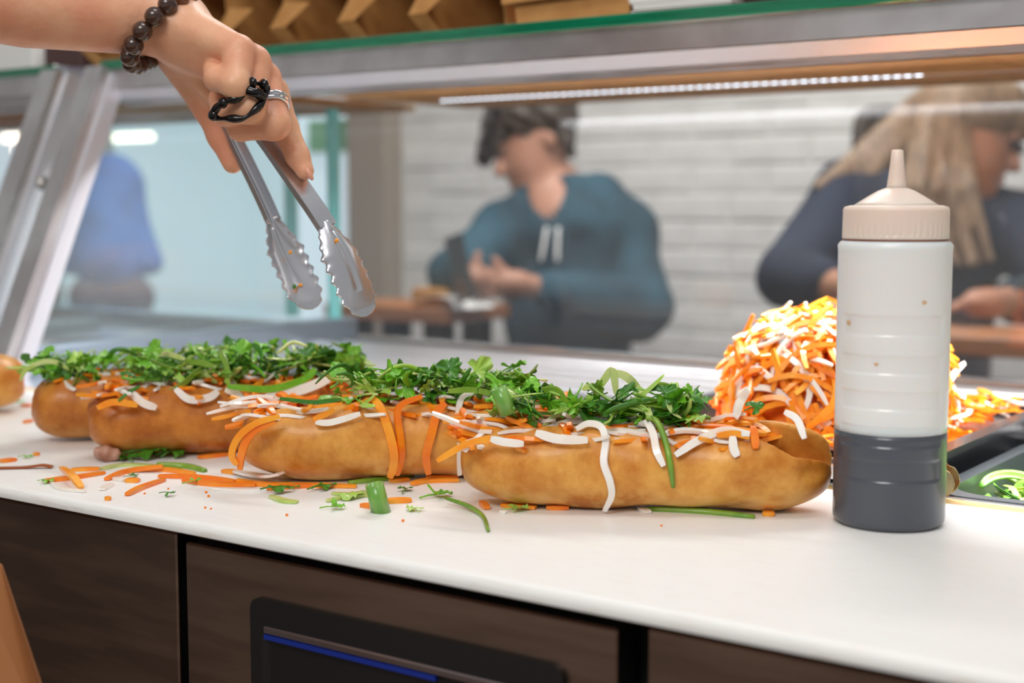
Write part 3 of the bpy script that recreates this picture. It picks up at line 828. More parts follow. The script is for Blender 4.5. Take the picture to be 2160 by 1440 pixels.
r3 = make_roll(t3, t3 + d3 * .245, 'sandwich roll with three carrot strips hanging down its side', bun_a, 5, dict(SLOT, dim=-.44), 105, 58, 92, (-.02, .97), (.28, .86), .059)
t2_, d2 = axis_tip(360, 957, 55, 183)
r2 = make_roll(t2_, t2_ + d2 * .232, 'browner sandwich roll heaped with herbs, next to the carrot-strapped roll', bun_b, 8, dict(SLOT, dim=-.6), 95, 55, 125, (.02, .98), (.16, .96), .060)
t1_, d1 = axis_tip(150, 929, 55, 69)
r1 = make_roll(t1_, t1_ + d1 * .205, 'brown sandwich roll mostly hidden behind the herb-heaped roll', bun_b, 12, dict(SLOT, dim=-.6, half=.34, x0=-.11, x1=.1), 55, 30, 85, (.1, .95), (.0, .85), .056)
e0 = onz(57, 800, .03)
r0 = make_roll(e0 - d1 * .235, e0, 'plain roll end with browned meat on top, apart from the herb-topped sandwiches', bun_a, 21, dict(SLOT, dim=-.6, tilt=.1), 10, 6, 0, (.05, .5), (.1, .2), .05)

def roll_hit(R, px, py, infl):
    Mi = R.M.inverted(); o = Mi @ V(C0); d = (Mi.to_3x3() @ V(ray(px, py))).normalized()
    a, b = R.ry + infl, R.rz + infl
    A = (d.y / a) ** 2 + (d.z / b) ** 2; B = 2 * (o.y * d.y / a ** 2 + (o.z - R.rz) * d.z / b ** 2); Cc = (o.y / a) ** 2 + ((o.z - R.rz) / b) ** 2 - 1
    D = B * B - 4 * A * Cc
    tt = (-B - math.sqrt(D)) / (2 * A) if D > 0 else -B / (2 * A)
    return np.array(R.M @ (o + d * tt)), np.array(R.M.to_3x3() @ (d * -1))
def drape(R, name, pts, wd, th, mat, infl=.0022, rnd=False, flare=None):
    P = []
    for q in pts:
        p = roll_hit(R, q[0], q[1], infl + (q[2] if len(q) > 2 else 0))[0]
        p[2] = max(p[2], th * .7)
        P.append(p)
    v, f = sweep(spline(P, 5), circ_sec(wd / 2, 6) if rnd else rect_sec(wd, th), up=-FW, scale=flare or (lambda t: 1 - .35 * abs(2 * t - 1) ** 4))
    return put(name, mesh(name, v, f, mat, rnd), R.t)
# front roll
drape(r4, 'daikon_shred', [(1215, 905, .004), (1240, 893, .004), (1268, 900, .003), (1278, 930), (1274, 975), (1287, 1015), (1290, 1045), (1275, 1077, .004)], .0046, .0024, daikon)
drape(r4, 'daikon_shred', [(1362, 885, .003), (1378, 915), (1385, 950), (1400, 983)], .0048, .0024, daikon)
drape(r4, 'herb_stem', [(1362, 880, .006), (1385, 888, .004), (1403, 930), (1413, 975), (1420, 1028)], .0042, .003, stem_green, rnd=True)
drape(r4, 'daikon_shred', [(1582, 915, .004), (1525, 908, .003), (1470, 930, .001), (1424, 960)], .0052, .0024, daikon)
drape(r4, 'daikon_shred', [(1545, 920, .003), (1547, 945, .001), (1555, 963)], .0055, .0024, daikon)
drape(r4, 'carrot_shred', [(1588, 898, .004), (1592, 925, .001), (1594, 946)], .0050, .0028, carrot_dark)
drape(r4, 'carrot_shred', [(1512, 918, .004), (1550, 914, .003), (1582, 922, .002)], .0042, .0026, carrot)
drape(r4, 'carrot_shred', [(1055, 935, .004), (1030, 926, .005), (985, 936, .004), (950, 955, .003), (922, 972, .003)], .0042, .0028, carrot)
drape(r4, 'daikon_shred', [(1035, 925, .006), (1065, 932, .005), (1105, 936, .005)], .0052, .0026, daikon)
drape(r4, 'daikon_shred', [(1010, 928, .004), (985, 938, .002), (978, 952, .001)], .0055, .0024, daikon)
drape(r4, 'daikon_shred', [(1130, 912, .006), (1175, 925, .005), (1240, 928, .005)], .006, .0026, daikon)
drape(r4, 'daikon_shred', [(1552, 880, .004), (1560, 850, .004), (1578, 820, .003)], .0055, .0022, daikon)
drape(r4, 'daikon_shred', [(1655, 868, .012), (1682, 885, .010), (1697, 925, .006)], .0046, .0022, daikon)
drape(r4, 'herb_stem', [(1250, 840, .006), (1275, 800, .006), (1292, 782, .006), (1300, 830, .007)], .0050, .003, stem_pale)
drape(r4, 'herb_stem', [(1295, 785, .006), (1325, 797, .007), (1350, 830, .008), (1372, 880, .006)], .0058, .003, stem_pale)
# roll strapped with carrot strips
drape(r3, 'carrot_shred', [(785, 838, .006), (803, 860, .005), (820, 905), (832, 955), (830, 985), (822, 1007, .003)], .0062, .0026, carrot)
drape(r3, 'carrot_shred', [(890, 836, .007), (852, 850, .006), (838, 870, .004), (845, 925), (847, 965), (838, 1002, .003)], .0046, .0026, carrot_dark)
drape(r3, 'carrot_shred', [(940, 850, .006), (922, 870, .003), (910, 915), (899, 960), (904, 1000, .003)], .0058, .0026, carrot_dark)
drape(r3, 'daikon_shred', [(1000, 828, .008), (975, 838, .006), (967, 870, .002), (971, 930), (970, 970), (969, 1002, .003)], .0042, .0022, daikon)
drape(r3, 'carrot_shred', [(590, 878, .010), (545, 890, .009), (512, 912, .004), (494, 938, .000), (490, 962, .000), (500, 980, .002)], .0048, .0028, carrot)
drape(r3, 'carrot_shred', [(580, 888, .008), (545, 902, .006), (524, 922, .002), (510, 955, .000), (506, 990, .002)], .0054, .0028, carrot_dark)
drape(r3, 'carrot_shred', [(660, 885, .006), (705, 865, .006)], .004, .003, carrot)
drape(r3, 'daikon_shred', [(665, 890, .005), (700, 890, .004), (760, 872, .006)], .0046, .0026, daikon)
drape(r3, 'herb_stem', [(590, 840, .012), (660, 848, .014), (720, 842, .014)], .003, .002, leaf_dark)
drape(r3, 'herb_stem', [(945, 825, .016), (1000, 822, .016), (1055, 836, .014)], .0042, .003, stem_green)
# herb-heaped roll
drape(r2, 'daikon_shred', [(275, 825, .006), (300, 848, .004), (330, 860, .003)], .006, .0026, daikon)
drape(r2, 'daikon_shred', [(370, 820, .006), (400, 842, .004), (440, 838, .005), (460, 825, .006)], .006, .0026, daikon)
drape(r2, 'daikon_shred', [(475, 822, .006), (500, 830, .003), (520, 860, .001)], .0056, .0024, daikon)
drape(r2, 'carrot_shred', [(205, 860, .006), (240, 848, .006), (290, 855, .005)], .0052, .0028, carrot)
drape(r2, 'herb_stem', [(250, 845, .008), (275, 825, .008), (295, 815, .008)], .0024, .002, leaf_dark)
drape(r2, 'scallion_shred', [(480, 815, .012), (570, 820, .014), (640, 800, .016), (665, 778, .018)], .0056, .002, leaf_mid)
drape(r2, 'herb_stem', [(585, 745, .03), (615, 722, .03), (648, 730, .03)], .0032, .003, stem_pale, rnd=True)
drape(r2, 'daikon_shred', [(560, 838, .010), (640, 820, .012), (700, 795, .013)], .008, .003, daikon)
# two bigger leaves standing on the strapped roll
for R, px, py, sz, mat, yw, pt, rl in ((r3, 838, 795, .017, leaf_mid, 1.6, -.9, .2), (r3, 1000, 785, .021, leaf_light, .4, -.5, 1.2), (r3, 945, 780, .019, leaf_dark, .6, -.6, 1.0),
        (r4, 1110, 845, .016, leaf_mid, 2.2, -.6, .6), (r4, 1345, 930, .013, leaf_mid, -1.3, .3, 1.2), (r4, 1590, 858, .012, leaf_dark, .5, -.3, .9), (r4, 1400, 830, .017, leaf_dark, .5, -.3, .8),
        (r2, 505, 745, .019, leaf_mid, 1.2, -.7, .7), (r2, 640, 750, .018, leaf_dark, .6, -.5, 1.0), (r2, 320, 742, .017, leaf_mid, 1.4, -.8, .4), (r1, 160, 765, .017, leaf_light, 1.5, -.8, .4)):
    d = 0.0
    base = R.M @ Vector((0, -.004, .06))
    dep = (V(R.c) - V(C0)).dot(V(FW))
    # depth of the roll's own axis plane under this spot
    Mi = R.M.inverted(); o_ = Mi @ V(C0); dd = Mi.to_3x3() @ V(ray(px, py)); k = (-.012 - o_.y) / dd.y
    put('coriander_leaf', coriander('coriander_leaf', sz * .68, mat, int(px)), R.t, Matrix.Translation(R.M @ (o_ + dd * k)) @ Matrix.Rotation(YAW, 4, 'Z') @ rotm(yw, pt, rl))
for R, px, py, rz_ in ((r4, 1062, 845, -.95),):
    Mi = R.M.inverted(); o_ = Mi @ V(C0); dd = Mi.to_3x3() @ V(ray(px, py)); k = (-.022 - o_.y) / dd.y
    put('scallion_ring', RING, R.t, Matrix.Translation(R.M @ (o_ + dd * k)) @ Matrix.Rotation(YAW, 4, 'Z') @ Matrix.Rotation(1.2, 4, 'Y') @ Matrix.Scale(1.3, 4))

# ------------------------------------------------------------------ scraps on the board
WH = {'a': 'on the board before the two browner rolls', 'b': 'on the board before the carrot-strapped roll', 'c': 'under the roll beside the sauce bottle', 'z': 'on the board by the plain roll end'}
def scrap(name, noun, cat, key, pts, wd, th, mat, rnd=False, lift=0.0, grp=None):
    P = [onz(q[0], q[1], th * .5 + lift + (q[2] if len(q) > 2 else 0)) for q in pts]
    v, f = sweep(spline(P, 5), circ_sec(wd / 2, 6) if rnd else rect_sec(wd, th), up=(0, 0, 1), scale=lambda t: 1 - .3 * abs(2 * t - 1) ** 3)
    o = put(name, mesh(name, v, f, mat, rnd)); origin_to(o, np.mean(P, 0) * [1, 1, 0])
    Ls = sum(np.linalg.norm(np.array(P[i + 1]) - P[i]) for i in range(len(P) - 1)); bow = Ls / max(np.linalg.norm(np.array(P[-1]) - P[0]), 1e-6)
    if cat != 'scallion': noun = ('tiny ' if Ls < .010 else 'short ' if Ls < .022 else 'bent ' if bow > 1.03 else 'long ' if Ls > .05 else 'straight ') + noun
    tag(o, noun + ' ' + WH[key], cat, noun + 's ' + WH[key]); return o
CS = [('a', [(95, 1013), (150, 1007), (220, 996)], .0055), ('a', [(130, 986, .004), (152, 1003, .006), (172, 1028)], .0055), ('a', [(225, 1010), (270, 993), (343, 983, .003)], .006),
      ('a', [(150, 990), (210, 988)], .005), ('a', [(335, 1003), (420, 1006), (498, 1015)], .006), ('a', [(265, 1012), (294, 1013)], .006), ('a', [(268, 1042), (300, 1027), (346, 1011)], .005),
      ('a', [(300, 990), (350, 990), (410, 998)], .0055), ('a', [(0, 972), (34, 968)], .006), ('a', [(72, 958), (82, 956)], .004), ('a', [(50, 890), (68, 886)], .004), ('a', [(222, 1050), (233, 1051)], .003),
      ('b', [(388, 1012), (450, 1020), (540, 1022)], .007), ('b', [(500, 1012, .002), (560, 1021), (660, 1023), (752, 1025)], .0065), ('b', [(555, 1030), (640, 1024), (700, 1022)], .006),
      ('b', [(870, 1020), (905, 1013), (968, 1012)], .007), ('b', [(898, 1005), (966, 1004)], .006), ('b', [(812, 1056), (868, 1054)], .008), ('b', [(762, 1064), (790, 1068)], .005), ('b', [(822, 1014), (862, 1010)], .006),
      ('b', [(418, 964), (482, 957)], .007), ('b', [(470, 992), (500, 996)], .006),
      ('c', [(1015, 1058), (1028, 1071)], .005), ('c', [(1058, 1064), (1130, 1070)], .006), ('c', [(1152, 1070), (1200, 1070)], .005), ('c', [(1608, 1082), (1634, 1083)], .006),
      ('z', [(45, 854), (66, 854)], .006)]
for i, (k, p, wd) in enumerate(CS): scrap('carrot_shred', 'orange carrot shred', 'carrot shred', k, p, wd, .0028, carrot if i % 2 else carrot_dark)
DS = [('b', [(484, 990), (535, 1001, .003), (575, 1003, .006), (606, 990, .008)], .009), ('b', [(448, 1030), (520, 1034), (562, 1032)], .0035), ('a', [(110, 1018), (130, 1030), (180, 1036)], .004), ('a', [(215, 1032), (236, 1020)], .006),
      ('c', [(1350, 1070), (1368, 1080)], .006), ('c', [(1055, 1078), (1068, 1080)], .003), ('a', [(240, 1008), (262, 1012)], .006)]
for k, p, wd in DS: scrap('daikon_shred', 'translucent white daikon shred', 'daikon shred', k, p, wd, .002, daikon)
GS = [('c', [(1365, 1073), (1480, 1079), (1592, 1090)], .005, stem_green, 'long green scallion stem'), ('b', [(940, 1050, .004), (985, 1066, .002), (1018, 1088), (1030, 1119)], .0032, stem_green, 'curved green herb stem'),
      ('a', [(330, 980, .002), (390, 984), (433, 993)], .006, stem_green, 'pale green scallion stem'), ('a', [(215, 988), (260, 980), (330, 982)], .006, stem_pale, 'flat pale scallion piece'),
      ('b', [(735, 1018), (800, 1012), (872, 1002)], .005, stem_green, 'green scallion stem'), ('b', [(690, 1056), (730, 1048), (775, 1044)], .005, stem_pale, 'pale yellow scallion shred'), ('b', [(572, 1046), (600, 1056), (628, 1058)], .006, stem_pale, 'pale frilled scallion shred'),
      ('b', [(700, 1040), (740, 1042), (772, 1036)], .004, stem_pale, 'thin pale scallion shred')]
for k, p, wd, m, nn in GS: scrap('scallion_piece', nn, 'scallion', k, p, wd, .0022, m, m is stem_green)
LS = [('b', 582, 1040, .012, leaf_dark, .3), ('b', 618, 1032, .007, leaf_dark, 2), ('b', 676, 1034, .012, leaf_dark, .8), ('b', 700, 1074, .009, leaf_mid, .1), ('b', 855, 1038, .010, leaf_dark, 1.5), ('b', 918, 1050, .013, leaf_mid, .6),
      ('b', 875, 1078, .008, leaf_light, 2.2), ('b', 735, 1052, .010, leaf_light, .2), ('a', 352, 1047, .006, leaf_dark, .1), ('a', 95, 1019, .006, leaf_mid, .2), ('a', 405, 1022, .008, leaf_mid, .5), ('a', 275, 1007, .006, leaf_dark, .5), ('a', 52, 966, .006, leaf_mid, .3),
      ('a', 305, 968, .018, leaf_dark, .4), ('a', 360, 966, .016, leaf_dark, 1.4), ('a', 268, 972, .012, leaf_dark, 2.4), ('c', 1085, 1078, .010, leaf_light, .3), ('c', 1110, 1060, .009, leaf_dark, .2), ('z', 35, 850, .007, leaf_mid, .2), ('a', 430, 953, .010, leaf_dark, .2)]
for i, (k, px, py, sz, m, yw) in enumerate(LS):
    me = coriander('herb_leaf', sz, m, 100 + i)
    zmin = min(v.co.z for v in me.vertices)
    p = onz(px, py, 0)
    o = put('herb_leaf', me, None, Matrix.Translation((p[0], p[1], .0006 - zmin)) @ Matrix.Rotation(yw + YAW, 4, 'Z'))
    col_w = {leaf_dark: 'dark green', leaf_mid: 'green', leaf_light: 'light green'}[m]
    tag(o, f'{col_w} herb leaf scrap {WH[k]}', 'herb leaf', f'{col_w} leaf scraps {WH[k]}')
p = onz(797, 1052, 0.0085)
o = put('scallion_ring', RING.copy(), None, Matrix.Translation(V(p)) @ Matrix.Rotation(YAW + .25, 4, 'Z') @ Matrix.Rotation(1.35, 4, 'Y') @ Matrix.Scale(1.45, 4))
tag(o, 'thick curled green scallion ring standing among scraps on the board', 'scallion')
def mp(P): return ell(P, (0, 0, .006), (.011, .008, .0065)) + .0012 * np.sin(P[:, 0] * 500) * np.sin(P[:, 1] * 420)
p = onz(226, 972, 0)
o = put('meat_crumb', sdf_mesh('meat_crumb', mp, (-.015, -.012, -.002), (.015, .012, .015), .0015, meat), None, Matrix.Translation(V(p)))
tag(o, 'small brown meat crumb under the tip of the herb-heaped roll', 'meat crumb')
p = onz(55, 988, 0)
o = put('sauce_smear', mesh('sauce_smear', *sweep(spline([(-.02, -.003, .0008), (0, 0, .001), (.012, .001, .0022), (.02, .001, .001)], 4), [(-.003, -.0006), (.003, -.0006), (.002, .0008), (-.002, .0008)]), M_('brown_sauce', (150, 70, 24), 0.15, coat=0.5)), None, Matrix.Translation(V(p) + Vector((0, 0, .0002))) @ Matrix.Rotation(YAW, 4, 'Z'))
tag(o, 'small brown sauce smear on the white board by the brown rolls', 'sauce')
crumbs = [(800, 1063), (150, 1036), (435, 1040), (440, 1048), (305, 1042), (433, 1072), (445, 1074), (160, 1024), (1630, 1073), (605, 1088), (850, 1100), (355, 1032), (985, 1064), (1395, 1110)]
cm = mesh('crumb', *uvsphere((0, 0, .0007), .0011, 6, 4), carrot_dark)
for px, py in crumbs:
    p = onz(px, py, 0)
    tag(put('crumb', cm, None, Matrix.Translation(V(p)) @ Matrix.Scale(random.uniform(.6, 1.2), 4)), 'tiny orange crumb scattered on the white board', 'crumb', 'crumbs scattered on the board')

# ------------------------------------------------------------------ squeeze bottle
bp_ = at(1876, 1101, .885); bx, by = onz(1873, 1100, 0)[:2]
bt = thing('squeeze_bottle', 'white squeeze bottle part filled with dark sauce, standing beside the front roll', 'bottle', (bx, by, 0))
Mb = Matrix.Translation((bx, by, 0))
acam = math.atan2(-by, -bx)
BANDS = [(.1325, .1205), (.1085, .0975), (.0865, .0755), (.0650, .0525), (.0438, .0312)]
def band_r(r, z, a):
    da = (a - acam + math.pi) % (2 * math.pi) - math.pi
    if abs(da) < 1.02 and any(b < z < t for t, b in BANDS): return r - .0007
    return r
LEVEL = 0.0595
rb = .0345
zs = sorted(set([LEVEL] + [round(x, 5) for t, b in BANDS for x in (t - .0014, t - .0003, t + .0003, t + .0014, b - .0014, b - .0003, b + .0003, b + .0014)] + list(np.linspace(.006, .170, 24).round(5))))
low = [(.0305, 0.0), (.0325, .0012), (.0343, .0035)] + [(rb, z) for z in zs if z <= LEVEL and z > .0055]
upp = [(rb, z) for z in zs if z >= LEVEL] + [(rb, .1715), (.0348, .1745), (.0335, .1765), (.0315, .1775), (.0295, .178)]
sauce_m = M_('sauce_in_milky_plastic', (76, 80, 89), 0.30, coat=0.25, sss=0.1, sssr=.01)
body_m = M_('milky_plastic', (236, 234, 232), 0.30, sss=0.6, sssr=.02, coat=0.2)
cap_m = M_('cream_cap_plastic', (238, 218, 204), 0.38, sss=0.4, sssr=.008)
body = put('body', mesh('body', *lathe(upp, 144, band_r), body_m, True), bt, Mb)
put('sauce_level', mesh('sauce_level', *lathe(low, 144, band_r), sauce_m, True), bt, Mb)['label'] = 'dark sauce showing through the milky plastic'
def ribs(r, z, a): return r - (.00035 if (int(a / (2 * math.pi) * 96) % 2 and .181 < z < .1935) else 0)
capp = [(.0310, .1782), (.0322, .1788), (.0322, .180), (.0322, .1812), (.0320, .1935), (.0320, .1965), (.0312, .1982), (.0275, .1992), (.0268, .1988)]
dome = [(.0268, .1985), (.0225, .2012), (.0165, .2050), (.0110, .2082), (.0068, .2098)]
noz = [(.0062, .2095), (.0058, .2115), (.0043, .2250), (.0036, .2325), (.0031, .2332), (.0022, .2333)]
cp = put('cap', mesh('cap', *lathe(capp, 192, ribs), cap_m), bt, Mb)
cp.data.polygons.foreach_set('use_smooth', [False] * len(cp.data.polygons))
put('cap_dome', mesh('cap_dome', *lathe(dome, 48), cap_m, True), bt, Mb)
put('nozzle', mesh('nozzle', *lathe(noz, 32), cap_m, True), bt, Mb)
put('sauce_ring', mesh('sauce_ring', *lathe([(.0316, .1775), (.0322, .1780), (.0318, .1786)], 48), M_('dried_sauce', (140, 84, 60), 0.4), True), bt, Mb)
for px, py, s in ((1790, 680, .0016), (1848, 768, .0010), (1950, 638, .0013)):
    r_ = ray(px, py); o2 = C0[:2] - np.array([bx, by]); A = r_[0] ** 2 + r_[1] ** 2; B = 2 * (o2 @ r_[:2]); Cc = o2 @ o2 - (rb + .00005) ** 2
    tt = (-B - math.sqrt(B * B - 4 * A * Cc)) / (2 * A)
    pp = C0 + r_ * tt; nn_ = nrm([pp[0] - bx, pp[1] - by, 0])
    v, f = uvsphere((0, 0, 0), 1, 8, 6); v = np.array(v) * [s * .12, s * 1.3, s]
    put('sauce_spot', mesh('sauce_spot', v, f, M_('sauce_spot', (222, 180, 140), 0.4), True), bt, Matrix.Translation(V(pp)) @ Matrix.Rotation(math.atan2(nn_[1], nn_[0]), 4, 'Z'))

# ------------------------------------------------------------------ trays in the well
def pan_mesh(name, x0, x1, y0, y1, zr, zb, rim, taper, mat, r=0.02):
    """round-cornered pan with a rolled rim"""
    def ring(off, z, rr_):
        return [(p[0], p[2], z) for p in rr(x0 + off, x1 - off, y0 + off, y1 - off, max(rr_, .004), 0, 6)]
    rings = [ring(taper, zb, r), ring(.004, zr - .012, r), ring(0.004, zr - .002, r), ring(-rim, zr - .002, r), ring(-rim, zr, r), ring(.0055, zr, r), ring(.0055 + taper, zb + .002, r)]
    n = len(rings[0]); v = [p for q in rings for p in q]; f = []
    for i in range(len(rings) - 1):
        for k in range(n):
            j = (k + 1) % n; f.append((i * n + k, i * n + j, (i + 1) * n + j, (i + 1) * n + k))
    f.append(tuple(range(n))[::-1]); f.append(tuple(range((len(rings) - 1) * n, len(rings) * n)))
    return mesh(name, v, f, mat)
TX0, TX1, TY0, TY1 = -0.625, -0.345, 0.985, 1.235
o = put('black_tray', pan_mesh('black_tray', TX0, TX1, TY0, TY1 + .10, 0.020, -0.020, .008, .006, black_tray))
tag(o, 'black tray holding the heap of shredded carrot and daikon', 'tray'); 
o = put('herb_pan', pan_mesh('herb_pan', -0.330, -0.005, 0.972, 1.225, -0.0005, -0.075, .006, .008, M_('pan_steel', (120, 126, 130), 0.35, 0.9), .03))
tag(o, 'steel pan of green herbs sunk in the well behind the sauce bottle', 'pan')
hx, hy, hrx, hry, hh = -0.474, 1.145, 0.092, 0.112, 0.090
heap = thing('pickle_heap', 'tall heap of shredded carrot and white daikon in the black tray', 'shredded vegetables', (hx, hy, -0.017))
def dome_pt(a, s):
    """s 0 = foot, 1 = top"""
    k = math.cos(s * math.pi / 2) ** .55
    zc = .012 + hh * math.sin(s * math.pi / 2) ** .9
    return np.array([hx + hrx * k * math.cos(a), hy + hry * k * math.sin(a), zc])
def hf(P):
    return ell(P, (hx, hy, .006), (hrx * .94, hry * .94, hh * .96)) + .003 * np.sin(P[:, 0] * 190) * np.sin(P[:, 1] * 170 + P[:, 2] * 150)
def hf2(P): return np.maximum(smin(hf(P), ell(P, (-.478, 1.145, -.012), (.125, .150, .030)), .015), -.0165 - P[:, 2])
o = put('shred_mass', sdf_mesh('shred_mass', hf2, (-.64, .97, -.03), (-.33, 1.34, .125), .005, carrot_dark), heap); o['kind'] = 'stuff'
BIGC = [shred_mesh('carrot_shred', random.uniform(.045, .075), random.uniform(.0040, .0052), .0032, random.uniform(-2.0, 2.0), .12, carrot if i % 4 else carrot_dark) for i in range(12)]
BIGD = [shred_mesh('daikon_shred', random.uniform(.038, .065), random.uniform(.0034, .005), .0026, random.uniform(-2.0, 2.0), .15, daikon) for i in range(9)]
def heap_M(a, s, lift):
    p = dome_pt(a, s); e = .02
    t1 = nrm(dome_pt(a + e, s) - p); t2 = nrm(dome_pt(a, min(s + e, 1.0)) - dome_pt(a, min(s + e, 1.0) - 2 * e)); n_ = nrm(np.cross(t1, t2))
    if n_[2] < 0 and s > .3: n_ = -n_
    if n_ @ (p - np.array([hx, hy, .02])) < 0: n_ = -n_
    th = random.uniform(0, math.pi); x_ = nrm(t1 * math.cos(th) + t2 * math.sin(th)); y_ = np.cross(n_, x_)
    p = p + n_ * lift
    return Matrix(((x_[0], y_[0], n_[0], p[0]), (x_[1], y_[1], n_[1], p[1]), (x_[2], y_[2], n_[2], p[2]), (0, 0, 0, 1))) @ rotm(0, random.uniform(-.25, .25), random.uniform(-.4, .4))
mass_v = MB()
for i in range(620):
    near_side = i < 285
    a = random.uniform(math.pi * .85, math.pi * 2.1) if near_side else random.uniform(0, 2 * math.pi)
    s = random.random() ** .8 * .97
    isD = random.random() < .36
    me = random.choice(BIGD if isD else BIGC)
    if near_side: put('daikon_shred' if isD else 'carrot_shred', me, heap, heap_M(a, s, random.uniform(.001, .006)))
    elif not isD:
        Mx = heap_M(a, s, random.uniform(-.001, .003)); mass_v.add([tuple(Mx @ v.co) for v in me.vertices], [tuple(p.vertices) for p in me.polygons])
o = put('buried_shreds', mass_v.mesh('buried_shreds', carrot), heap); o['kind'] = 'stuff'
for i in range(190):   # loose shreds lying in the tray around the heap
    x = random.uniform(-.435, -.370) if i % 5 else random.uniform(-.60, -.375); y = random.uniform(1.0, 1.31) if i % 5 else random.uniform(1.0, 1.04)
    put('daikon_shred' if i % 3 == 2 else 'carrot_shred', random.choice(DAIKON if i % 3 == 2 else CARROT), heap, Matrix.Translation((x, y, random.uniform(.014, .030) if x > -.40 else random.uniform(.010, .022))) @ rotm(random.uniform(0, 6), random.uniform(-.35, .35), random.uniform(-.4, .4)))
# herbs in the pan
hp = thing('herb_heap', 'loose green herbs and scallions lying in the sunken steel pan', 'herbs', (-.16, 1.1, -.07))
o = put('herb_mass', sdf_mesh('herb_mass', lambda P: ell(P, (-.135, 1.10, -.052), (.140, .118, .030)) + .004 * np.sin(P[:, 0] * 150) * np.sin(P[:, 1] * 130), (-.33, .96, -.073), (.01, 1.24, .005), .006, M_('deep_herb_green', (40, 84, 22), 0.5)), hp); o['kind'] = 'stuff'  # even darker green for the mass under the loose leaves
for i in range(230):
    x = random.uniform(-.285, -.03) if i % 2 else random.uniform(-.285, -.20); y = random.uniform(.995, 1.20)
    if i % 3 == 0: x = random.uniform(-.300, -.20); y = random.uniform(.992, 1.10)
    k = 1 - ((x + .135) / .16) ** 2 - ((y - 1.1) / .13) ** 2
    zc = -.036 + .031 * math.sqrt(max(k, 0)) + random.uniform(.0, .014)
    if i % 3 == 0: zc = random.uniform(-.022, -.005)
    pool = (LEAF, RIBBON, RIBBON, STEM)[i % 4]; me = random.choice(pool)
    put(me.name.split('.')[0], me, hp, Matrix.Translation((x, y, zc)) @ rotm(random.uniform(0, 6), random.uniform(-.4, .4), random.uniform(-.5, .5)) @ Matrix.Scale(1.6, 4))

# ------------------------------------------------------------------ tongs
def tong_half(t, pts, neck, tip, oin, wd, hw=1.0, hm=None):
    """pts: arm centreline from hinge to neck; oin points to the other arm"""
    oin = np.array(oin, float)
    P = spline(pts, 6)
    h, tk = .0055, .0009
    sec = [(-wd / 2, -h / 2), (wd / 2, -h / 2), (wd / 2, h / 2), (wd / 2 - tk, h / 2), (wd / 2 - tk, -h / 2 + tk), (wd * .12, -h / 2 + tk), (wd * .08, -h / 2 + tk * 2.2), (-wd * .08, -h / 2 + tk * 2.2), (-wd * .12, -h / 2 + tk), (-wd / 2 + tk, -h / 2 + tk), (-wd / 2 + tk, h / 2), (-wd / 2, h / 2)]
    v, f = sweep(P, sec, up=oin, scale=lambda q: .82 + .18 * min(q * 2, 1), cap=True)
    arm = put('arm', mesh('arm', v, f, tong_steel), t)
    a, b = np.array(neck, float), np.array(tip, float)
    ax = b - a; Lh = np.linalg.norm(ax); ax = ax / Lh; n_ = nrm(oin - ax * (oin @ ax)); s_ = np.cross(ax, n_)
    nu, nv = 80, 20; v = []; f = []
    for i in range(nu + 1):
        u = i / nu
        w_ = (.0052 + .0118 * min(1, max(0, (u - .02) / .33)) ** .8 * (1 if u < .33 else 1)) * (1 if u < .70 else math.sqrt(max(0, 1 - ((u - .70) / .30) ** 2.2)))
        w_ *= hw
        scal = 1 + (.085 * math.cos(2 * math.pi * 8.5 * u) if .12 < u < .97 else 0)
        for j in range(nv + 1):
            q = -1 + 2 * j / nv
            ww = w_ * q * (1 + (scal - 1) * abs(q) ** 9)
            dish = -.0065 * (1 - abs(q) ** 2) * math.sin(math.pi * min(1, u * .9 + .18)) + .0018 * (abs(q) < .2) * (.1 < u < .75) * (1 - abs(q) / .2)
            v.append(a + ax * (u * Lh) + s_ * ww + n_ * (dish + .0012 + .004 * u * u))
    for i in range(nu):
        for j in range(nv):
            k = i * (nv + 1) + j; f.append((k, k + 1, k + nv + 2, k + nv + 1))
    ho = put('scalloped_head', mesh('scalloped_head', v, f, hm or tong_steel, True), t)
    sm = ho.modifiers.new('thickness', 'SOLIDIFY'); sm.thickness = .0008; sm.offset = 0
    return ho
phi = math.radians(42)
OP = nrm(RT * math.cos(phi) - FW * math.sin(phi))
tg = thing('tongs', 'scalloped stainless tongs held in the hand above the rolls', 'tongs', at(650, 655, 1.06))
hinge = at(408, 112, 1.068)
hL = tong_half(tg, [hinge, at(478, 258, 1.080), at(545, 395, 1.086), at(578, 468, 1.088)], at(572, 458, 1.088), at(652, 657, 1.084), OP, .0115)
hR = tong_half(tg, [hinge + OP * .004, at(553, 282, 1.056), at(650, 418, 1.040), at(690, 478, 1.036)], at(684, 468, 1.036), at(782, 661, 1.030), -OP, .0150)
sp_v, sp_f = lathe([(.004, -.008), (.0055, -.0075), (.0055, .0075), (.004, .008)], 16)
put('hinge_pin', mesh('hinge_pin', sp_v, sp_f, tong_steel, True), tg, Matrix.Translation(V(hinge)))
for px, py, d, m in ((612, 532, 1.084, carrot), (621, 603, 1.081, leaf_dark), (634, 601, 1.081, carrot), (611, 627, 1.080, carrot_dark), (710, 507, 1.028, carrot), (693, 566, 1.030, tan_strip)):
    v, f = uvsphere((0, 0, 0), .0016, 6, 5)
    put('food_bit', mesh('food_bit', np.array(v) * [1.3, .7, 1], f, m, True), tg, Matrix.Translation(V(at(px, py, d))))
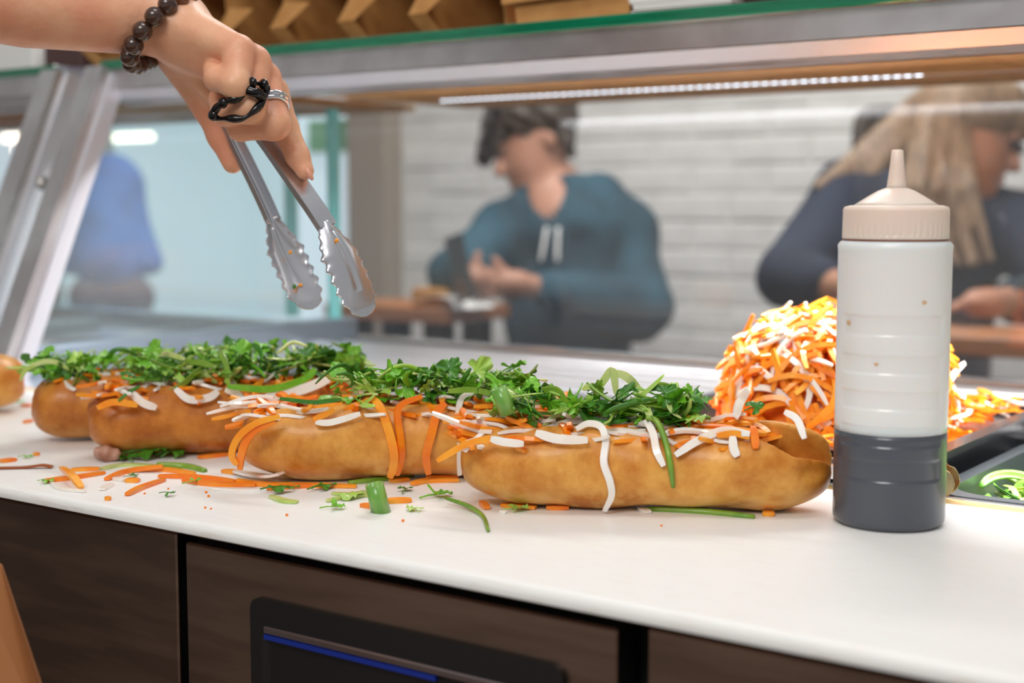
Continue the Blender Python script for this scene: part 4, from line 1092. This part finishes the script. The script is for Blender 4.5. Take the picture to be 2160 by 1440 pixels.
# second pair lying behind the bottle
t2 = thing('tongs', 'food-smeared tongs lying behind the sauce bottle at the edge of the well', 'tongs', (-.36, .953, 0))
smear = M_('sauce_smeared_steel', (186, 172, 132), 0.3, 0.7, var=(190, 110, 40), vscale=60, vlo=.55, vhi=.7)
a_ = np.array([-.560, .962, .008]); b_ = np.array([-.370, .952, .0105]); tp = np.array([-.308, .950, .0105])
tong_half(t2, [a_, (a_ + b_) / 2 + [0, -.004, 0], b_ + [0, -.006, 0]], b_ + [-.004, -.006, 0], tp + [0, -.006, 0], (0, 1, 0), .010, .72, smear)
tong_half(t2, [a_ + [0, .003, 0], (a_ + b_) / 2 + [0, .007, 0.002], b_ + [0, .010, .002]], b_ + [-.004, .010, .002], tp + [.002, .010, .002], (0, -1, 0), .010, .72, smear)

# ------------------------------------------------------------------ worker: arm and hand in focus
wk = thing('person', 'worker reaching over the board, hand with bead bracelet and rings closed on tongs', 'person', (-1.3, .22, -0.9))
def A(x, y, d): return at(x, y, d).astype(np.float32)
W0 = A(350, 47, 1.042); EL = A(-430, -45, .955)
FING = {
 'pinky': [(503, 108, 1.006, .0116), (497, 179, .992, .0100), (457, 166, 1.000, .0086), (449, 147, 1.012, .0074)],
 'ring': [(535, 131, 1.020, .0122), (527, 228, 1.004, .0108), (473, 238, 1.016, .0092), (463, 208, 1.032, .0080)],
 'middle': [(557, 166, 1.035, .0124), (578, 262, 1.018, .0114), (508, 268, 1.030, .0098), (490, 246, 1.046, .0085)],
 'index': [(574, 196, 1.050, .0122), (601, 270, 1.048, .0100), (628, 330, 1.043, .0086), (643, 360, 1.041, .0068)],
}
THUMB = [(377, 120, 1.072, .0165), (440, 222, 1.086, .0126), (468, 287, 1.090, .0106), (491, 344, 1.090, .0080)]
def arm_fn(P):
    d = cap(P, W0, EL, .0245, .0330)
    d = smin(d, cap(P, A(372, 40, 1.055), A(60, 5, 1.02), .0215, .029), .012)
    # palm: one metacarpal per finger plus filling
    starts = {'pinky': (385, 62, 1.030), 'ring': (392, 62, 1.038), 'middle': (398, 68, 1.046), 'index': (400, 80, 1.056)}
    palm = None
    for k, ch in FING.items():
        m = cap(P, A(*starts[k]), A(*ch[0][:3]), .0165, ch[0][3])
        palm = m if palm is None else smin(palm, m, .008)
    palm = smin(palm, cap(P, A(395, 95, 1.042), A(452, 130, 1.030), .0185, .0150), .010)     # heel below the little finger
    palm = smin(palm, cap(P, A(405, 125, 1.060), A(480, 215, 1.062), .0150, .0110), .010)    # hollow of the palm
    d = smin(d, palm, .014)
    th = None
    for i in range(3):
        a, b = THUMB[i], THUMB[i + 1]
        m = cap(P, A(*a[:3]), A(*b[:3]), a[3], b[3])
        th = m if th is None else smin(th, m, .005)
    d = smin(d, th, .010)
    d = smin(d, cap(P, A(430, 190, 1.078), A(560, 235, 1.060), .0090, .0085), .010)          # web to the index finger
    for k, ch in FING.items():
        fg = None
        for i in range(3):
            a, b = ch[i], ch[i + 1]
            m = cap(P, A(*a[:3]), A(*b[:3]), a[3], b[3])
            fg = m if fg is None else smin(fg, m, .0035)
        d = smin(d, fg, .0022)
    return d
hand_pts = np.array([A(*q[:3]) for ch in list(FING.values()) + [THUMB] for q in ch] + [W0, EL + (W0 - EL) * 0.0])
lo = hand_pts.min(0) - .04; hi = hand_pts.max(0) + .035
put('body', sdf_mesh('body', arm_fn, lo, hi, .0014, skin, 1), wk)
nail = M_('fingernail', (226, 160, 134), 0.3)
for (px, py, d, s, yw) in ((652, 366, 1.037, .0050, 0),):
    v, f = uvsphere((0, 0, 0), 1, 10, 6)
    put('fingernail', mesh('fingernail', np.array(v) * [.0022, .0030, .0058], f, nail, True), wk, Matrix.Translation(V(at(px, py, d))) @ Matrix.Rotation(YAW, 4, 'Z') @ Matrix.Rotation(-.5, 4, 'Y'))
# bead bracelet round the wrist, slanting
bead = M_('dark_wood_bead', (74, 48, 36), 0.25, coat=0.4, var=(50, 32, 26), vscale=120, stretch=(1, 1, 6))
bead2 = M_('red_wood_bead', (120, 66, 36), 0.25, coat=0.4, var=(84, 44, 28), vscale=120)
br = put('bracelet', mesh('bracelet', *sweep([A(350, 70, 1.04) + 0 * UP for _ in range(1)] + [A(350, 72, 1.04)], circ_sec(.0004, 4)), black_plastic), wk)
axd = nrm(np.array(W0) - np.array(EL))
cb = at(340, 66, 1.040); e1 = nrm(RT * .66 + UP * .75); e1 = nrm(e1); e2 = nrm(FW - e1 * (FW @ e1)); R1, R2 = .0320, .0320
nbd = 15
for k in range(nbd):
    a = 2 * math.pi * k / nbd + .25
    p = cb + e1 * R1 * math.cos(a) + e2 * R2 * math.sin(a)
    # the loop leans back along the arm on its lower side
    v, f = uvsphere((0, 0, 0), .0072, 14, 10)
    put('bead', mesh('bead', v, f, bead2 if k in (3, 13, 14) else bead, True), br, Matrix.Translation(V(p)))
v, f = sweep([cb + e1 * R1 * math.cos(q) + e2 * R2 * math.sin(q) for q in np.linspace(0, 2 * math.pi, 33)], circ_sec(.0008, 5), up=np.cross(e1, e2))
br.data = mesh('bracelet_cord', v, f, black_plastic)
# rings
def torus(c, n_, R, r, mat, name, ny=24, sc=(1, 1), wob=0.0, rs=6):
    n_ = nrm(n_); a = nrm(np.cross(n_, [.3, .2, 1])); b = np.cross(n_, a)
    P = [np.array(c) + (a * math.cos(q) * sc[0] + b * math.sin(q) * sc[1]) * R * (1 + wob * math.sin(5 * q)) + n_ * wob * R * math.cos(3 * q) for q in np.linspace(0, 2 * math.pi, ny + 1)]
    v, f = sweep(P, circ_sec(r, rs), up=n_); return put(name, mesh(name, v, f, mat, True), wk)
blk = M_('black_ring_metal', (24, 20, 20), 0.2, 0.6, coat=0.4)
silver = M_('silver_ring_metal', (205, 205, 210), 0.15, 1.0)
rp0, rp1 = A(*FING['ring'][0][:3]), A(*FING['ring'][1][:3])
def mid(k, i, t): a, b = A(*FING[k][i][:3]), A(*FING[k][i + 1][:3]); return a + (b - a) * t, nrm(b - a), FING[k][i][3] + (FING[k][i + 1][3] - FING[k][i][3]) * t
bpth = [(447, 243, 1.000), (462, 222, .993), (482, 212, .990), (506, 206, .990), (522, 190, .991), (532, 176, .994), (552, 178, .998), (563, 190, 1.000), (556, 212, .996), (538, 232, .992), (514, 249, .991), (486, 250, .993), (462, 250, .998), (447, 243, 1.000)]
rv, rf = sweep(spline([at(*q) for q in bpth], 4), circ_sec(.0024, 7), up=FW, scale=lambda t: 1 + .35 * math.sin(t * 40))
put('black_ring', mesh('black_ring', rv, rf, blk, True), wk)
rv, rf = sweep(spline([at(*q) for q in ((522, 190, .990), (540, 196, .990), (556, 205, .995))], 4), circ_sec(.0036, 7), up=FW)
put('ring_bridge', mesh('ring_bridge', rv, rf, blk, True), wk)
for q in ((449, 243, .997), (532, 174, .991), (556, 178, .995), (470, 217, .991)):
    v, f = uvsphere((0, 0, 0), .0034, 8, 6); put('ring_stud', mesh('ring_stud', np.array(v) * [1.3, .8, 1.2], f, blk, True), wk, Matrix.Translation(V(at(*q))))
c_, n_, r_ = mid('middle', 0, .55)
torus(c_, n_, r_ + .0010, .0022, silver, 'silver_ring', rs=8)
torus(c_ + n_ * .0035, n_, r_ + .0008, .0018, silver, 'silver_ring', rs=8)
# out of frame: upper arm sleeve, torso, trousers and head, coarse
SH = np.array([-1.17, .33, .50]); NK = np.array([-1.32, .24, .56]); HP = np.array([-1.34, .20, .02])
shirt = M_('worker_shirt', (40, 42, 48), 0.8)
def tor(P):
    d = cap(P, SH, (np.array(EL, float) + SH) / 2, .062, .050)
    d = smin(d, cap(P, NK - [0, 0, .08], HP, .13, .14), .05)
    return smin(d, cap(P, SH, NK - [0, 0, .06], .07, .075), .05)
put('shirt', sdf_mesh('shirt', tor, (-1.55, .0, -.15), (-.95, .5, .66), .012, shirt), wk)
put('upper_arm', sdf_mesh('upper_arm', lambda P: cap(P, EL, SH, .034, .042), (-1.25, .25, .28), (-.88, .56, .58), .006, skin), wk)
put('trousers', sdf_mesh('trousers', lambda P: smin(cap(P, HP, HP + [.05, -.06, -.85], .12, .06), cap(P, HP, HP + [-.05, .10, -.85], .12, .06), .03), (-1.6, -.05, -.90), (-1.1, .5, .2), .014, black_plastic), wk)
put('head', sdf_mesh('head', lambda P: smin(ell(P, (-1.30, .26, .74), (.085, .09, .115)), cap(P, NK, (-1.31, .25, .68), .055, .05), .03), (-1.45, .1, .5), (-1.15, .4, .88), .008, skin), wk)

# ------------------------------------------------------------------ brown cardboard leaning on the left door
q = [at(-90, 1130, .86), at(2, 1196, .86), at(86, 1450, .80), at(160, 1700, .78), at(-120, 1700, .78)]
v = q + [p + np.array([-.004, .004, 0]) for p in q]; n = 5
o = put('cardboard_sheet', mesh('cardboard_sheet', v, [tuple(range(n))[::-1], tuple(range(n, 2 * n))] + [(k, (k + 1) % n, n + (k + 1) % n, n + k) for k in range(n)], M_('dark_cardboard', (150, 94, 48), 0.8)))
tag(o, 'brown cardboard panel with slanted edge standing before the stainless door', 'cardboard'); origin_to(o, np.mean(q, 0))

# ------------------------------------------------------------------ seated customers, tables
def seat_person(name, label, loc): return thing(name, label, 'person', loc)
teal = M_('teal_hoodie', (30, 72, 88), 0.85, var=(20, 52, 66), vscale=8)
navy = M_('navy_jacket', (36, 44, 62), 0.85, var=(28, 34, 50), vscale=8)
hair_dark = M_('dark_brown_hair', (52, 42, 36), 0.6, var=(74, 60, 50), vscale=20, stretch=(3, 3, 1))
hair_fair = M_('long_fair_hair', (150, 122, 96), 0.55, var=(108, 86, 68), vscale=26, stretch=(5, 5, .6))
dark_eye = M_('eye_dark', (40, 30, 28), 0.4)
lipm = M_('lips', (168, 96, 84), 0.5)
AXC = np.stack([RT, FW, UP])         # axes seen from the counter: right, away, up
def rot_ax(roll):
    c, s = math.cos(roll), math.sin(roll); return np.stack([RT * c + UP * s, FW, UP * c - RT * s])
# man with phone
D = 3.40
mn = seat_person('person', 'seated dark-haired man in a teal hoodie looking down at a phone', at(1200, 760, D) * [1, 1, 0] + [0, 0, -.45])
def head_fn(cx, cy, d, side, roll, sc):
    """side -1: face turned to picture left"""
    ax = rot_ax(roll); c = at(cx, cy, d)
    def L(x, y, z): return c + (ax[0] * x * side + ax[1] * y + ax[2] * z) * sc
    def fn(P):
        d_ = ell(P, L(-.012, 0, .025), np.array((.092, .080, .095)) * sc, ax)
        d_ = smin(d_, ell(P, L(.022, -.012, -.045), np.array((.066, .062, .075)) * sc, ax), .03 * sc)
        d_ = smin(d_, cap(P, L(.048, -.02, -.092), L(.035, .01, -.098), .026 * sc), .03 * sc)
        d_ = smin(d_, cap(P, L(.078, -.030, .012), L(.098, -.036, -.030), .010 * sc, .014 * sc), .010 * sc)   # nose
        d_ = smin(d_, cap(P, L(.072, -.052, .026), L(.080, .010, .026), .010 * sc), .012 * sc)                 # brow
        d_ = smin(d_, cap(P, L(.072, -.034, -.064), L(.074, -.014, -.064), .010 * sc), .008 * sc)             # mouth
        d_ = smin(d_, ell(P, L(-.040, -.076, -.005), np.array((.018, .010, .030)) * sc, ax), .006 * sc)       # ear
        return d_
    return fn, L
mh, ML = head_fn(1122, 308, D, -1, .42, 1.0)
m_sh_l, m_sh_r = at(1068, 492, 3.36), at(1305, 492, 3.44)
m_el_r, m_el_l = at(1352, 655, 3.32), at(962, 580, 3.24)
m_ha_r, m_ha_l = at(1090, 598, 3.14), at(992, 588, 3.12)
def man_skin(P):
    d = mh(P)
    d = smin(d, cap(P, at(1165, 385, D + .02), at(1195, 470, D + .02), .058, .068), .03)
    d = smin(d, cap(P, at(1195, 480, D), at(1205, 760, D), .12, .12), .05)
    for s, e, h in ((m_sh_l, m_el_l, m_ha_l), (m_sh_r, m_el_r, m_ha_r)):
        d = smin(d, cap(P, s, e, .045, .036), .03); d = smin(d, cap(P, e, h, .036, .026), .02)
    # hands: palm, fingers, thumb
    for h, sd in ((m_ha_r, -1), (m_ha_l, .35)):
        pl = h + RT * .028 * sd
        d = smin(d, cap(P, h, pl, .028, .030), .015)
        for k in range(4):
            b = pl + UP * (.026 - .017 * k); e = b + RT * .030 * sd - FW * .012; t = e + RT * .020 * sd + FW * .010 - UP * .004
            d = smin(d, np.minimum(cap(P, b, e, .0095, .009), cap(P, e, t, .009, .0075)), .004)
        b = pl + UP * .026 - FW * .01; d = smin(d, cap(P, b, b + UP * .028 + RT * .022 * sd, .011, .009), .006)
    return d
lo_ = at(1050, 760, 3.4); 
def bounds(pts, m): a = np.array(pts); return a.min(0) - m, a.max(0) + m
bl, bh = bounds([m_sh_l, m_sh_r, m_el_r, m_el_l, m_ha_r, m_ha_l, at(1118, 200, D), at(1205, 760, D)], .16)
put('body', sdf_mesh('body', man_skin, bl, bh, .0065, skin_far), mn)
def man_hoodie(P):
    d = cap(P, at(1190, 500, D), at(1205, 790, D), .155, .150)
    d = smin(d, cap(P, m_sh_l, m_sh_r, .082, .092), .06)
    d = smin(d, cap(P, m_sh_l, m_el_l, .070, .062), .03); d = smin(d, cap(P, m_el_l, m_ha_l + (m_el_l - m_ha_l) * .35, .060, .046), .02)
    d = smin(d, cap(P, m_sh_r, m_el_r, .086, .072), .03); d = smin(d, cap(P, m_el_r, m_ha_r + (m_el_r - m_ha_r) * .25, .070, .048), .02)
    hood = smin(cap(P, at(1100, 440, D - .08), at(1180, 415, D + .10), .035, .055), cap(P, at(1180, 415, D + .10), at(1270, 415, D + .02), .055, .050), .03)
    hood = smin(hood, cap(P, at(1270, 415, D + .02), at(1215, 470, D - .12), .048, .034), .03)
    d = smin(d, hood, .025)
    d = d + .006 * np.sin(P[:, 2] * 34 + P[:, 0] * 22) * np.sin(P[:, 0] * 28)
    # neck opening
    return np.maximum(d, -cap(P, at(1150, 400, D - .09), at(1170, 500, D - .12), .048, .024))
put('hoodie', sdf_mesh('hoodie', man_hoodie, bl - .03, bh + .05, .008, teal), mn)
def man_hair(P):
    d = ell(P, ML(-.030, .004, .058), (.110, .098, .090), rot_ax(.42))
    d = smin(d, cap(P, ML(.030, -.060, .090), ML(.098, -.045, .030), .038, .024), .03)
    d = smin(d, cap(P, ML(.050, .0, .090), ML(.112, .0, .025), .038, .024), .03)
    d = smin(d, cap(P, ML(-.085, -.03, .03), ML(-.078, -.02, -.055), .032, .016), .025)
    d = smin(d, cap(P, ML(-.070, -.075, .04), ML(-.072, -.070, -.030), .022, .014), .02)
    d = np.maximum(d, -ell(P, ML(.055, -.055, -.030), (.062, .05, .062), rot_ax(.42)))
    return d + .005 * np.sin(P[:, 0] * 120 + P[:, 2] * 60) * np.sin(P[:, 2] * 90)
put('hair', sdf_mesh('hair', man_hair, *bounds([ML(-.1, 0, .1), ML(.1, 0, 0), ML(0, -.08, -.05), ML(0, .08, .13)], .06), .006, hair_dark), mn)
for nm, q, s, mt in (('eye', (.080, -.044, .004), (.010, .006, .005), dark_eye), ('eye', (.088, -.012, .004), (.008, .006, .005), dark_eye), ('mouth', (.083, -.028, -.066), (.006, .018, .004), lipm), ('eyebrow', (.082, -.046, .026), (.007, .018, .004), hair_dark)):
    v, f = uvsphere((0, 0, 0), 1, 10, 6)
    put(nm, mesh(nm, (np.array(v) * s) @ AXC, f, mt, True), mn, Matrix.Translation(V(ML(*q))))
for dx in (-12, 12):
    v, f = sweep(spline([at(1165 + dx, 480, D - .185), at(1160 + dx * 1.3, 530, D - .195), at(1158 + dx * 1.5, 552, D - .195)], 4), circ_sec(.004, 6))
    put('drawcord', mesh('drawcord', v, f, paper, True), mn)
legs = lambda P: smin(cap(P, at(1150, 800, D), at(1060, 830, D - .40), .085, .070), smin(cap(P, at(1250, 800, D), at(1180, 840, D - .42), .085, .070), smin(cap(P, at(1060, 830, D - .40), at(1060, 1180, D - .36), .065, .05), cap(P, at(1180, 840, D - .42), at(1180, 1190, D - .38), .065, .05), .01), .02), .02)
put('trousers', sdf_mesh('trousers', legs, *bounds([at(1060, 790, D), at(1270, 800, D), at(1060, 830, D - .5), at(1180, 1240, D - .42), at(1060, 1220, D - .3)], .12), .012, M_('grey_trousers', (70, 70, 80), 0.9)), mn)
pp = at(985, 566, 3.06)
v, f = sweep([pp - UP * .07 - RT * .0 , pp + UP * .07 - RT * .03], rect_sec(.012, .072), up=RT * .5 - FW)
tag(put('smartphone', mesh('smartphone', v, f, M_('phone_dark', (30, 28, 30), 0.2, coat=0.4))), 'dark smartphone held by the man in the teal hoodie', 'phone')

# woman with long hair
D2 = 2.90
wm = seat_person('person', 'long-haired woman in a dark navy jacket bending her head over the table', at(1900, 800, D2) * [1, 1, 0] + [0, 0, -.45])
wh, WL = head_fn(2046, 296, D2, 1, -.34, .97)
w_sh_l, w_sh_r = at(1800, 420, D2 + .10), at(2140, 480, D2 + .02)
w_el_l, w_ha_l = at(1668, 585, D2 - .10), at(1820, 610, D2 - .30)
w_el_r, w_ha_r = at(2250, 620, D2 - .10), at(2090, 640, D2 - .32)
def wom_skin(P):
    d = wh(P)
    d = smin(d, cap(P, at(2010, 380, D2 + .06), at(1960, 450, D2 + .08), .05, .06), .03)
    d = smin(d, cap(P, at(1960, 470, D2 + .05), at(1930, 800, D2 + .12), .11, .12), .05)
    for s, e, h in ((w_sh_l, w_el_l, w_ha_l), (w_sh_r, w_el_r, w_ha_r)):
        d = smin(d, cap(P, s, e, .042, .036), .03); d = smin(d, cap(P, e, h, .036, .026), .02)
    for h, sd in ((w_ha_l, 1), (w_ha_r, -1)):
        pl = h + RT * .026 * sd
        d = smin(d, cap(P, h, pl, .026, .027), .012)
        for k in range(4):
            b = pl + FW * (.022 - .015 * k); e = b + RT * .028 * sd; t = e + RT * .018 * sd - UP * .010
            d = smin(d, np.minimum(cap(P, b, e, .009, .0085), cap(P, e, t, .0085, .007)), .004)
        d = smin(d, cap(P, pl, pl + RT * .03 * sd - FW * .03, .011, .009), .006)
    return d
bl, bh = bounds([w_sh_l, w_sh_r, w_el_l, w_ha_l, w_el_r, w_ha_r, at(2046, 170, D2), at(1930, 800, D2 + .1)], .14)
put('body', sdf_mesh('body', wom_skin, bl, bh, .0065, skin_far), wm)
def wom_jacket(P):
    d = cap(P, at(1960, 500, D2 + .06), at(1930, 820, D2 + .12), .140, .150)
    d = smin(d, cap(P, w_sh_l, w_sh_r, .075, .075), .06)
    d = smin(d, cap(P, w_sh_l, w_el_l, .085, .066), .04); d = smin(d, cap(P, w_el_l, w_ha_l + (w_el_l - w_ha_l) * .55, .062, .046), .02)
    d = smin(d, cap(P, w_sh_r, w_el_r, .076, .062), .03); d = smin(d, cap(P, w_el_r, w_ha_r + (w_el_r - w_ha_r) * .3, .058, .044), .02)
    d = smin(d, cap(P, at(1900, 400, D2 + .14), at(1850, 350, D2 + .18), .07, .05), .04)
    return d + .005 * np.sin(P[:, 2] * 34 + P[:, 0] * 22) * np.sin(P[:, 0] * 28)
put('jacket', sdf_mesh('jacket', wom_jacket, bl - .04, bh + .04, .008, navy), wm)
def wom_hair(P):
    ax = rot_ax(-.34)
    d = ell(P, WL(-.020, .006, .052), (.112, .094, .090), ax)
    d = smin(d, cap(P, WL(.045, -.02, .098), WL(.092, -.025, .050), .036, .018), .03)
    r = np.random.default_rng(4)
    # front curtain of hair hanging from the crown past the cheek
    for k in range(11):
        q = k / 10
        a = at(1950 + 70 * q, 240, D2 - .075 + .02 * math.sin(k * 2)); b = at(1915 + 130 * q, 400, D2 - .12 + .02 * math.sin(k * 2.3)); c = at(1985 + 105 * q, 560 - 25 * abs(q - .5), D2 - .14 + .025 * math.sin(k * 1.7))
        s = np.minimum(cap(P, a, b, .020, .017), cap(P, b, c, .016, .008))
        d = smin(d, s, .010)
    # hair falling behind over the far shoulder
    for k in range(7):
        q = k / 6
        a = at(1940 + 30 * q, 215 + 40 * q, D2 + .05); b = at(1830 + 40 * q, 310 + 30 * q, D2 + .06 - .02 * q); c = at(1722 + 60 * q, 392 + 60 * q, D2 + .02)
        d = smin(d, np.minimum(cap(P, a, b, .024, .020), cap(P, b, c, .018, .008)), .012)
    return np.maximum(d, -ell(P, WL(.085, -.06, -.045), (.060, .07, .075), ax))
put('hair', sdf_mesh('hair', wom_hair, *bounds([at(1715, 300, D2), at(2150, 160, D2), at(2095, 570, D2 - .16), at(1950, 300, D2 + .12)], .05), .006, hair_fair), wm)
for nm, q, s, mt in (('eye', (.080, -.044, .004), (.010, .006, .005), dark_eye), ('eye', (.090, -.008, .004), (.008, .006, .005), dark_eye), ('mouth', (.083, -.028, -.066), (.006, .018, .004), lipm)):
    v, f = uvsphere((0, 0, 0), 1, 10, 6)
    put(nm, mesh(nm, (np.array(v) * s) @ (AXC * np.array([[1], [1], [1]])), f, mt, True), wm, Matrix.Translation(V(WL(*q))))
gl_ = put('glasses', mesh('glasses', *sweep(spline([WL(.060, -.075, .008), WL(.096, -.056, .008), WL(.104, -.030, .010), WL(.100, .004, .008)], 4), rect_sec(.003, .010), up=UP), M_('dark_glasses', (40, 40, 52), 0.2)), wm)
put('skirt_and_legs', sdf_mesh('skirt_and_legs', lambda P: smin(cap(P, at(1930, 830, D2 + .12), at(1920, 860, D2 - .25), .10, .075), cap(P, at(1920, 860, D2 - .25), at(1920, 1270, D2 - .2), .07, .055), .02), *bounds([at(1930, 800, D2 + .2), at(1920, 860, D2 - .3), at(1920, 1320, D2 - .2)], .14), .014, navy), wm)

def table(label, x0, x1, y0, y1, zt):
    t = thing('wooden_table', label, 'table', ((x0 + x1) / 2, (y0 + y1) / 2, -.9))
    n = 4; dy = (y1 - y0) / n
    for k in range(n):
        put('plank', MB().box(x0, x1, y0 + k * dy, y0 + (k + 1) * dy - .002, zt - .032, zt, .002).mesh('plank', wood), t)
    for x in (x0 + .06, x1 - .06):
        for y in (y0 + .05, y1 - .05):
            put('leg', MB().box(x - .025, x + .025, y - .025, y + .025, -.9, zt - .032).mesh('leg', M_('dark_leg', (48, 34, 28), 0.5)), t)
    return t
pt = ony(1000, 640, 2.52); table('wooden table with a paper tray in front of the man with the phone', pt[0] - .36, pt[0], 2.42, 2.66, -.028)
pt = ony(2000, 700, 2.62); table('wooden table in front of the long-haired woman', -1.05, .3, 2.36, 2.60, -.020)
pt = at(930, 640, 2.9)
tt_ = thing('paper_tray', 'curved white paper tray on the wooden table by the man', 'tray', (pt[0], 2.5, -.028))
v, f = sweep(spline([ony(900, 636, 2.50), ony(945, 622, 2.50), ony(985, 628, 2.48), ony(1002, 650, 2.47)], 5), rect_sec(.0016, .10), up=(0, 1, 0))
put('paper_fold', mesh('paper_fold', v, f, paper), tt_)
put('tray_body', MB().box(ony(890, 640, 2.5)[0], ony(960, 640, 2.5)[0], 2.46, 2.58, -.0275, .012, .004).mesh('tray_body', kraft), tt_)
# bench along the brick wall and a chair behind the woman
bn = thing('bench', 'dark bench along the white brick wall under the seated customers', 'bench', (-1.5, 3.1, -.9))
dk = M_('dark_bench', (58, 54, 56), 0.7)
put('seat', MB().box(-2.6, -.5, 2.80, 3.34, -.52, -.44, .01).mesh('seat', dk), bn)
put('base', MB().box(-2.55, -.55, 2.88, 3.34, -.90, -.52).mesh('base', dk), bn)
cp_ = at(1856, 272, 3.25)
ch = thing('chair', 'dark chair with rounded back standing behind the long-haired woman', 'chair', (cp_[0], cp_[1], -.44))
v, f = sweep(spline([cp_ + RT * -.045 - UP * .10, cp_ + RT * -.04 + UP * .015, cp_ + UP * .034, cp_ + RT * .05 + UP * .02, cp_ + RT * .06 - UP * .10], 5), circ_sec(.02, 8), up=FW)
put('back_frame', mesh('back_frame', v, f, hair_dark, True), ch)
put('back_pad', MB().box(cp_[0] - .04, cp_[0] + .05, cp_[1] - .02, cp_[1] + .02, -.44, cp_[2] + .02, .01).mesh('back_pad', hair_dark), ch)

# far left: blue jacket on a stand, green sign, strip lamps
jl = at(232, 440, 4.3)
jk = thing('coat_stand', 'coat stand with a blue jacket seen beyond the neighbouring case', 'coat stand', (jl[0], jl[1], -.9))
put('pole', mesh('pole', *sweep([(jl[0], jl[1], -.895), (jl[0], jl[1], .42)], circ_sec(.016, 8), up=(1, 0, 0)), steel), jk)
put('base', mesh('base', *lathe([(.16, 0), (.16, .012), (.02, .03)], 24), steel), jk, Matrix.Translation((jl[0], jl[1], -.9)))
bluej = M_('blue_jacket', (70, 130, 230), 0.8, var=(52, 100, 190), vscale=9)
put('jacket', sdf_mesh('jacket', lambda P: smin(cap(P, jl + UP * .06, jl - UP * .14, .105, .110), smin(cap(P, jl + UP * .09, jl - RT * .12 - UP * .16, .06, .042), cap(P, jl + UP * .09, jl + RT * .12 - UP * .16, .06, .042), .03), .03), *bounds([jl - .25, jl + .25], .08), .012, bluej), jk)
put('bag', sdf_mesh('bag', lambda P: cap(P, jl - UP * .27 - RT * .05, jl - UP * .27 + RT * .06, .075), *bounds([jl - .3, jl + .1], .1), .012, M_('mauve_bag', (120, 108, 124), 0.8)), jk)
g = ony(708, 288, 3.46)
tag(box('green_sign', M_('green_sign', (120, 180, 140), 0.5), g[0] - .12, g[0] + .075, 3.455, 3.475, g[2] - .05, g[2] + .055, .002), 'pale green sign on the window frame beyond the case glass', 'sign')
wl = emit('warm_lamp', (255, 236, 210), 6.0)
for i, (px, py, wd_) in enumerate(((265, 290, .24), (45, 290, .16), (60, 316, .12))):
    p = at(px, py, 4.5)
    t = thing('strip_light', ('long', 'short upper', 'short lower')[i] + ' glowing strip light hanging far beyond the neighbouring case', 'lamp', p)
    put('tube', MB().box(p[0] - wd_ / 2, p[0] + wd_ / 2, p[1] - .015, p[1] + .015, p[2] - .010, p[2] + .010, .004).mesh('tube', wl), t)
    for sx in (-1, 1):
        put('wire', mesh('wire', *sweep([(p[0] + sx * wd_ * .35, p[1], p[2] + .010), (p[0] + sx * wd_ * .35, p[1], 1.9)], circ_sec(.0015, 4), up=(1, 0, 0)), steel), t)
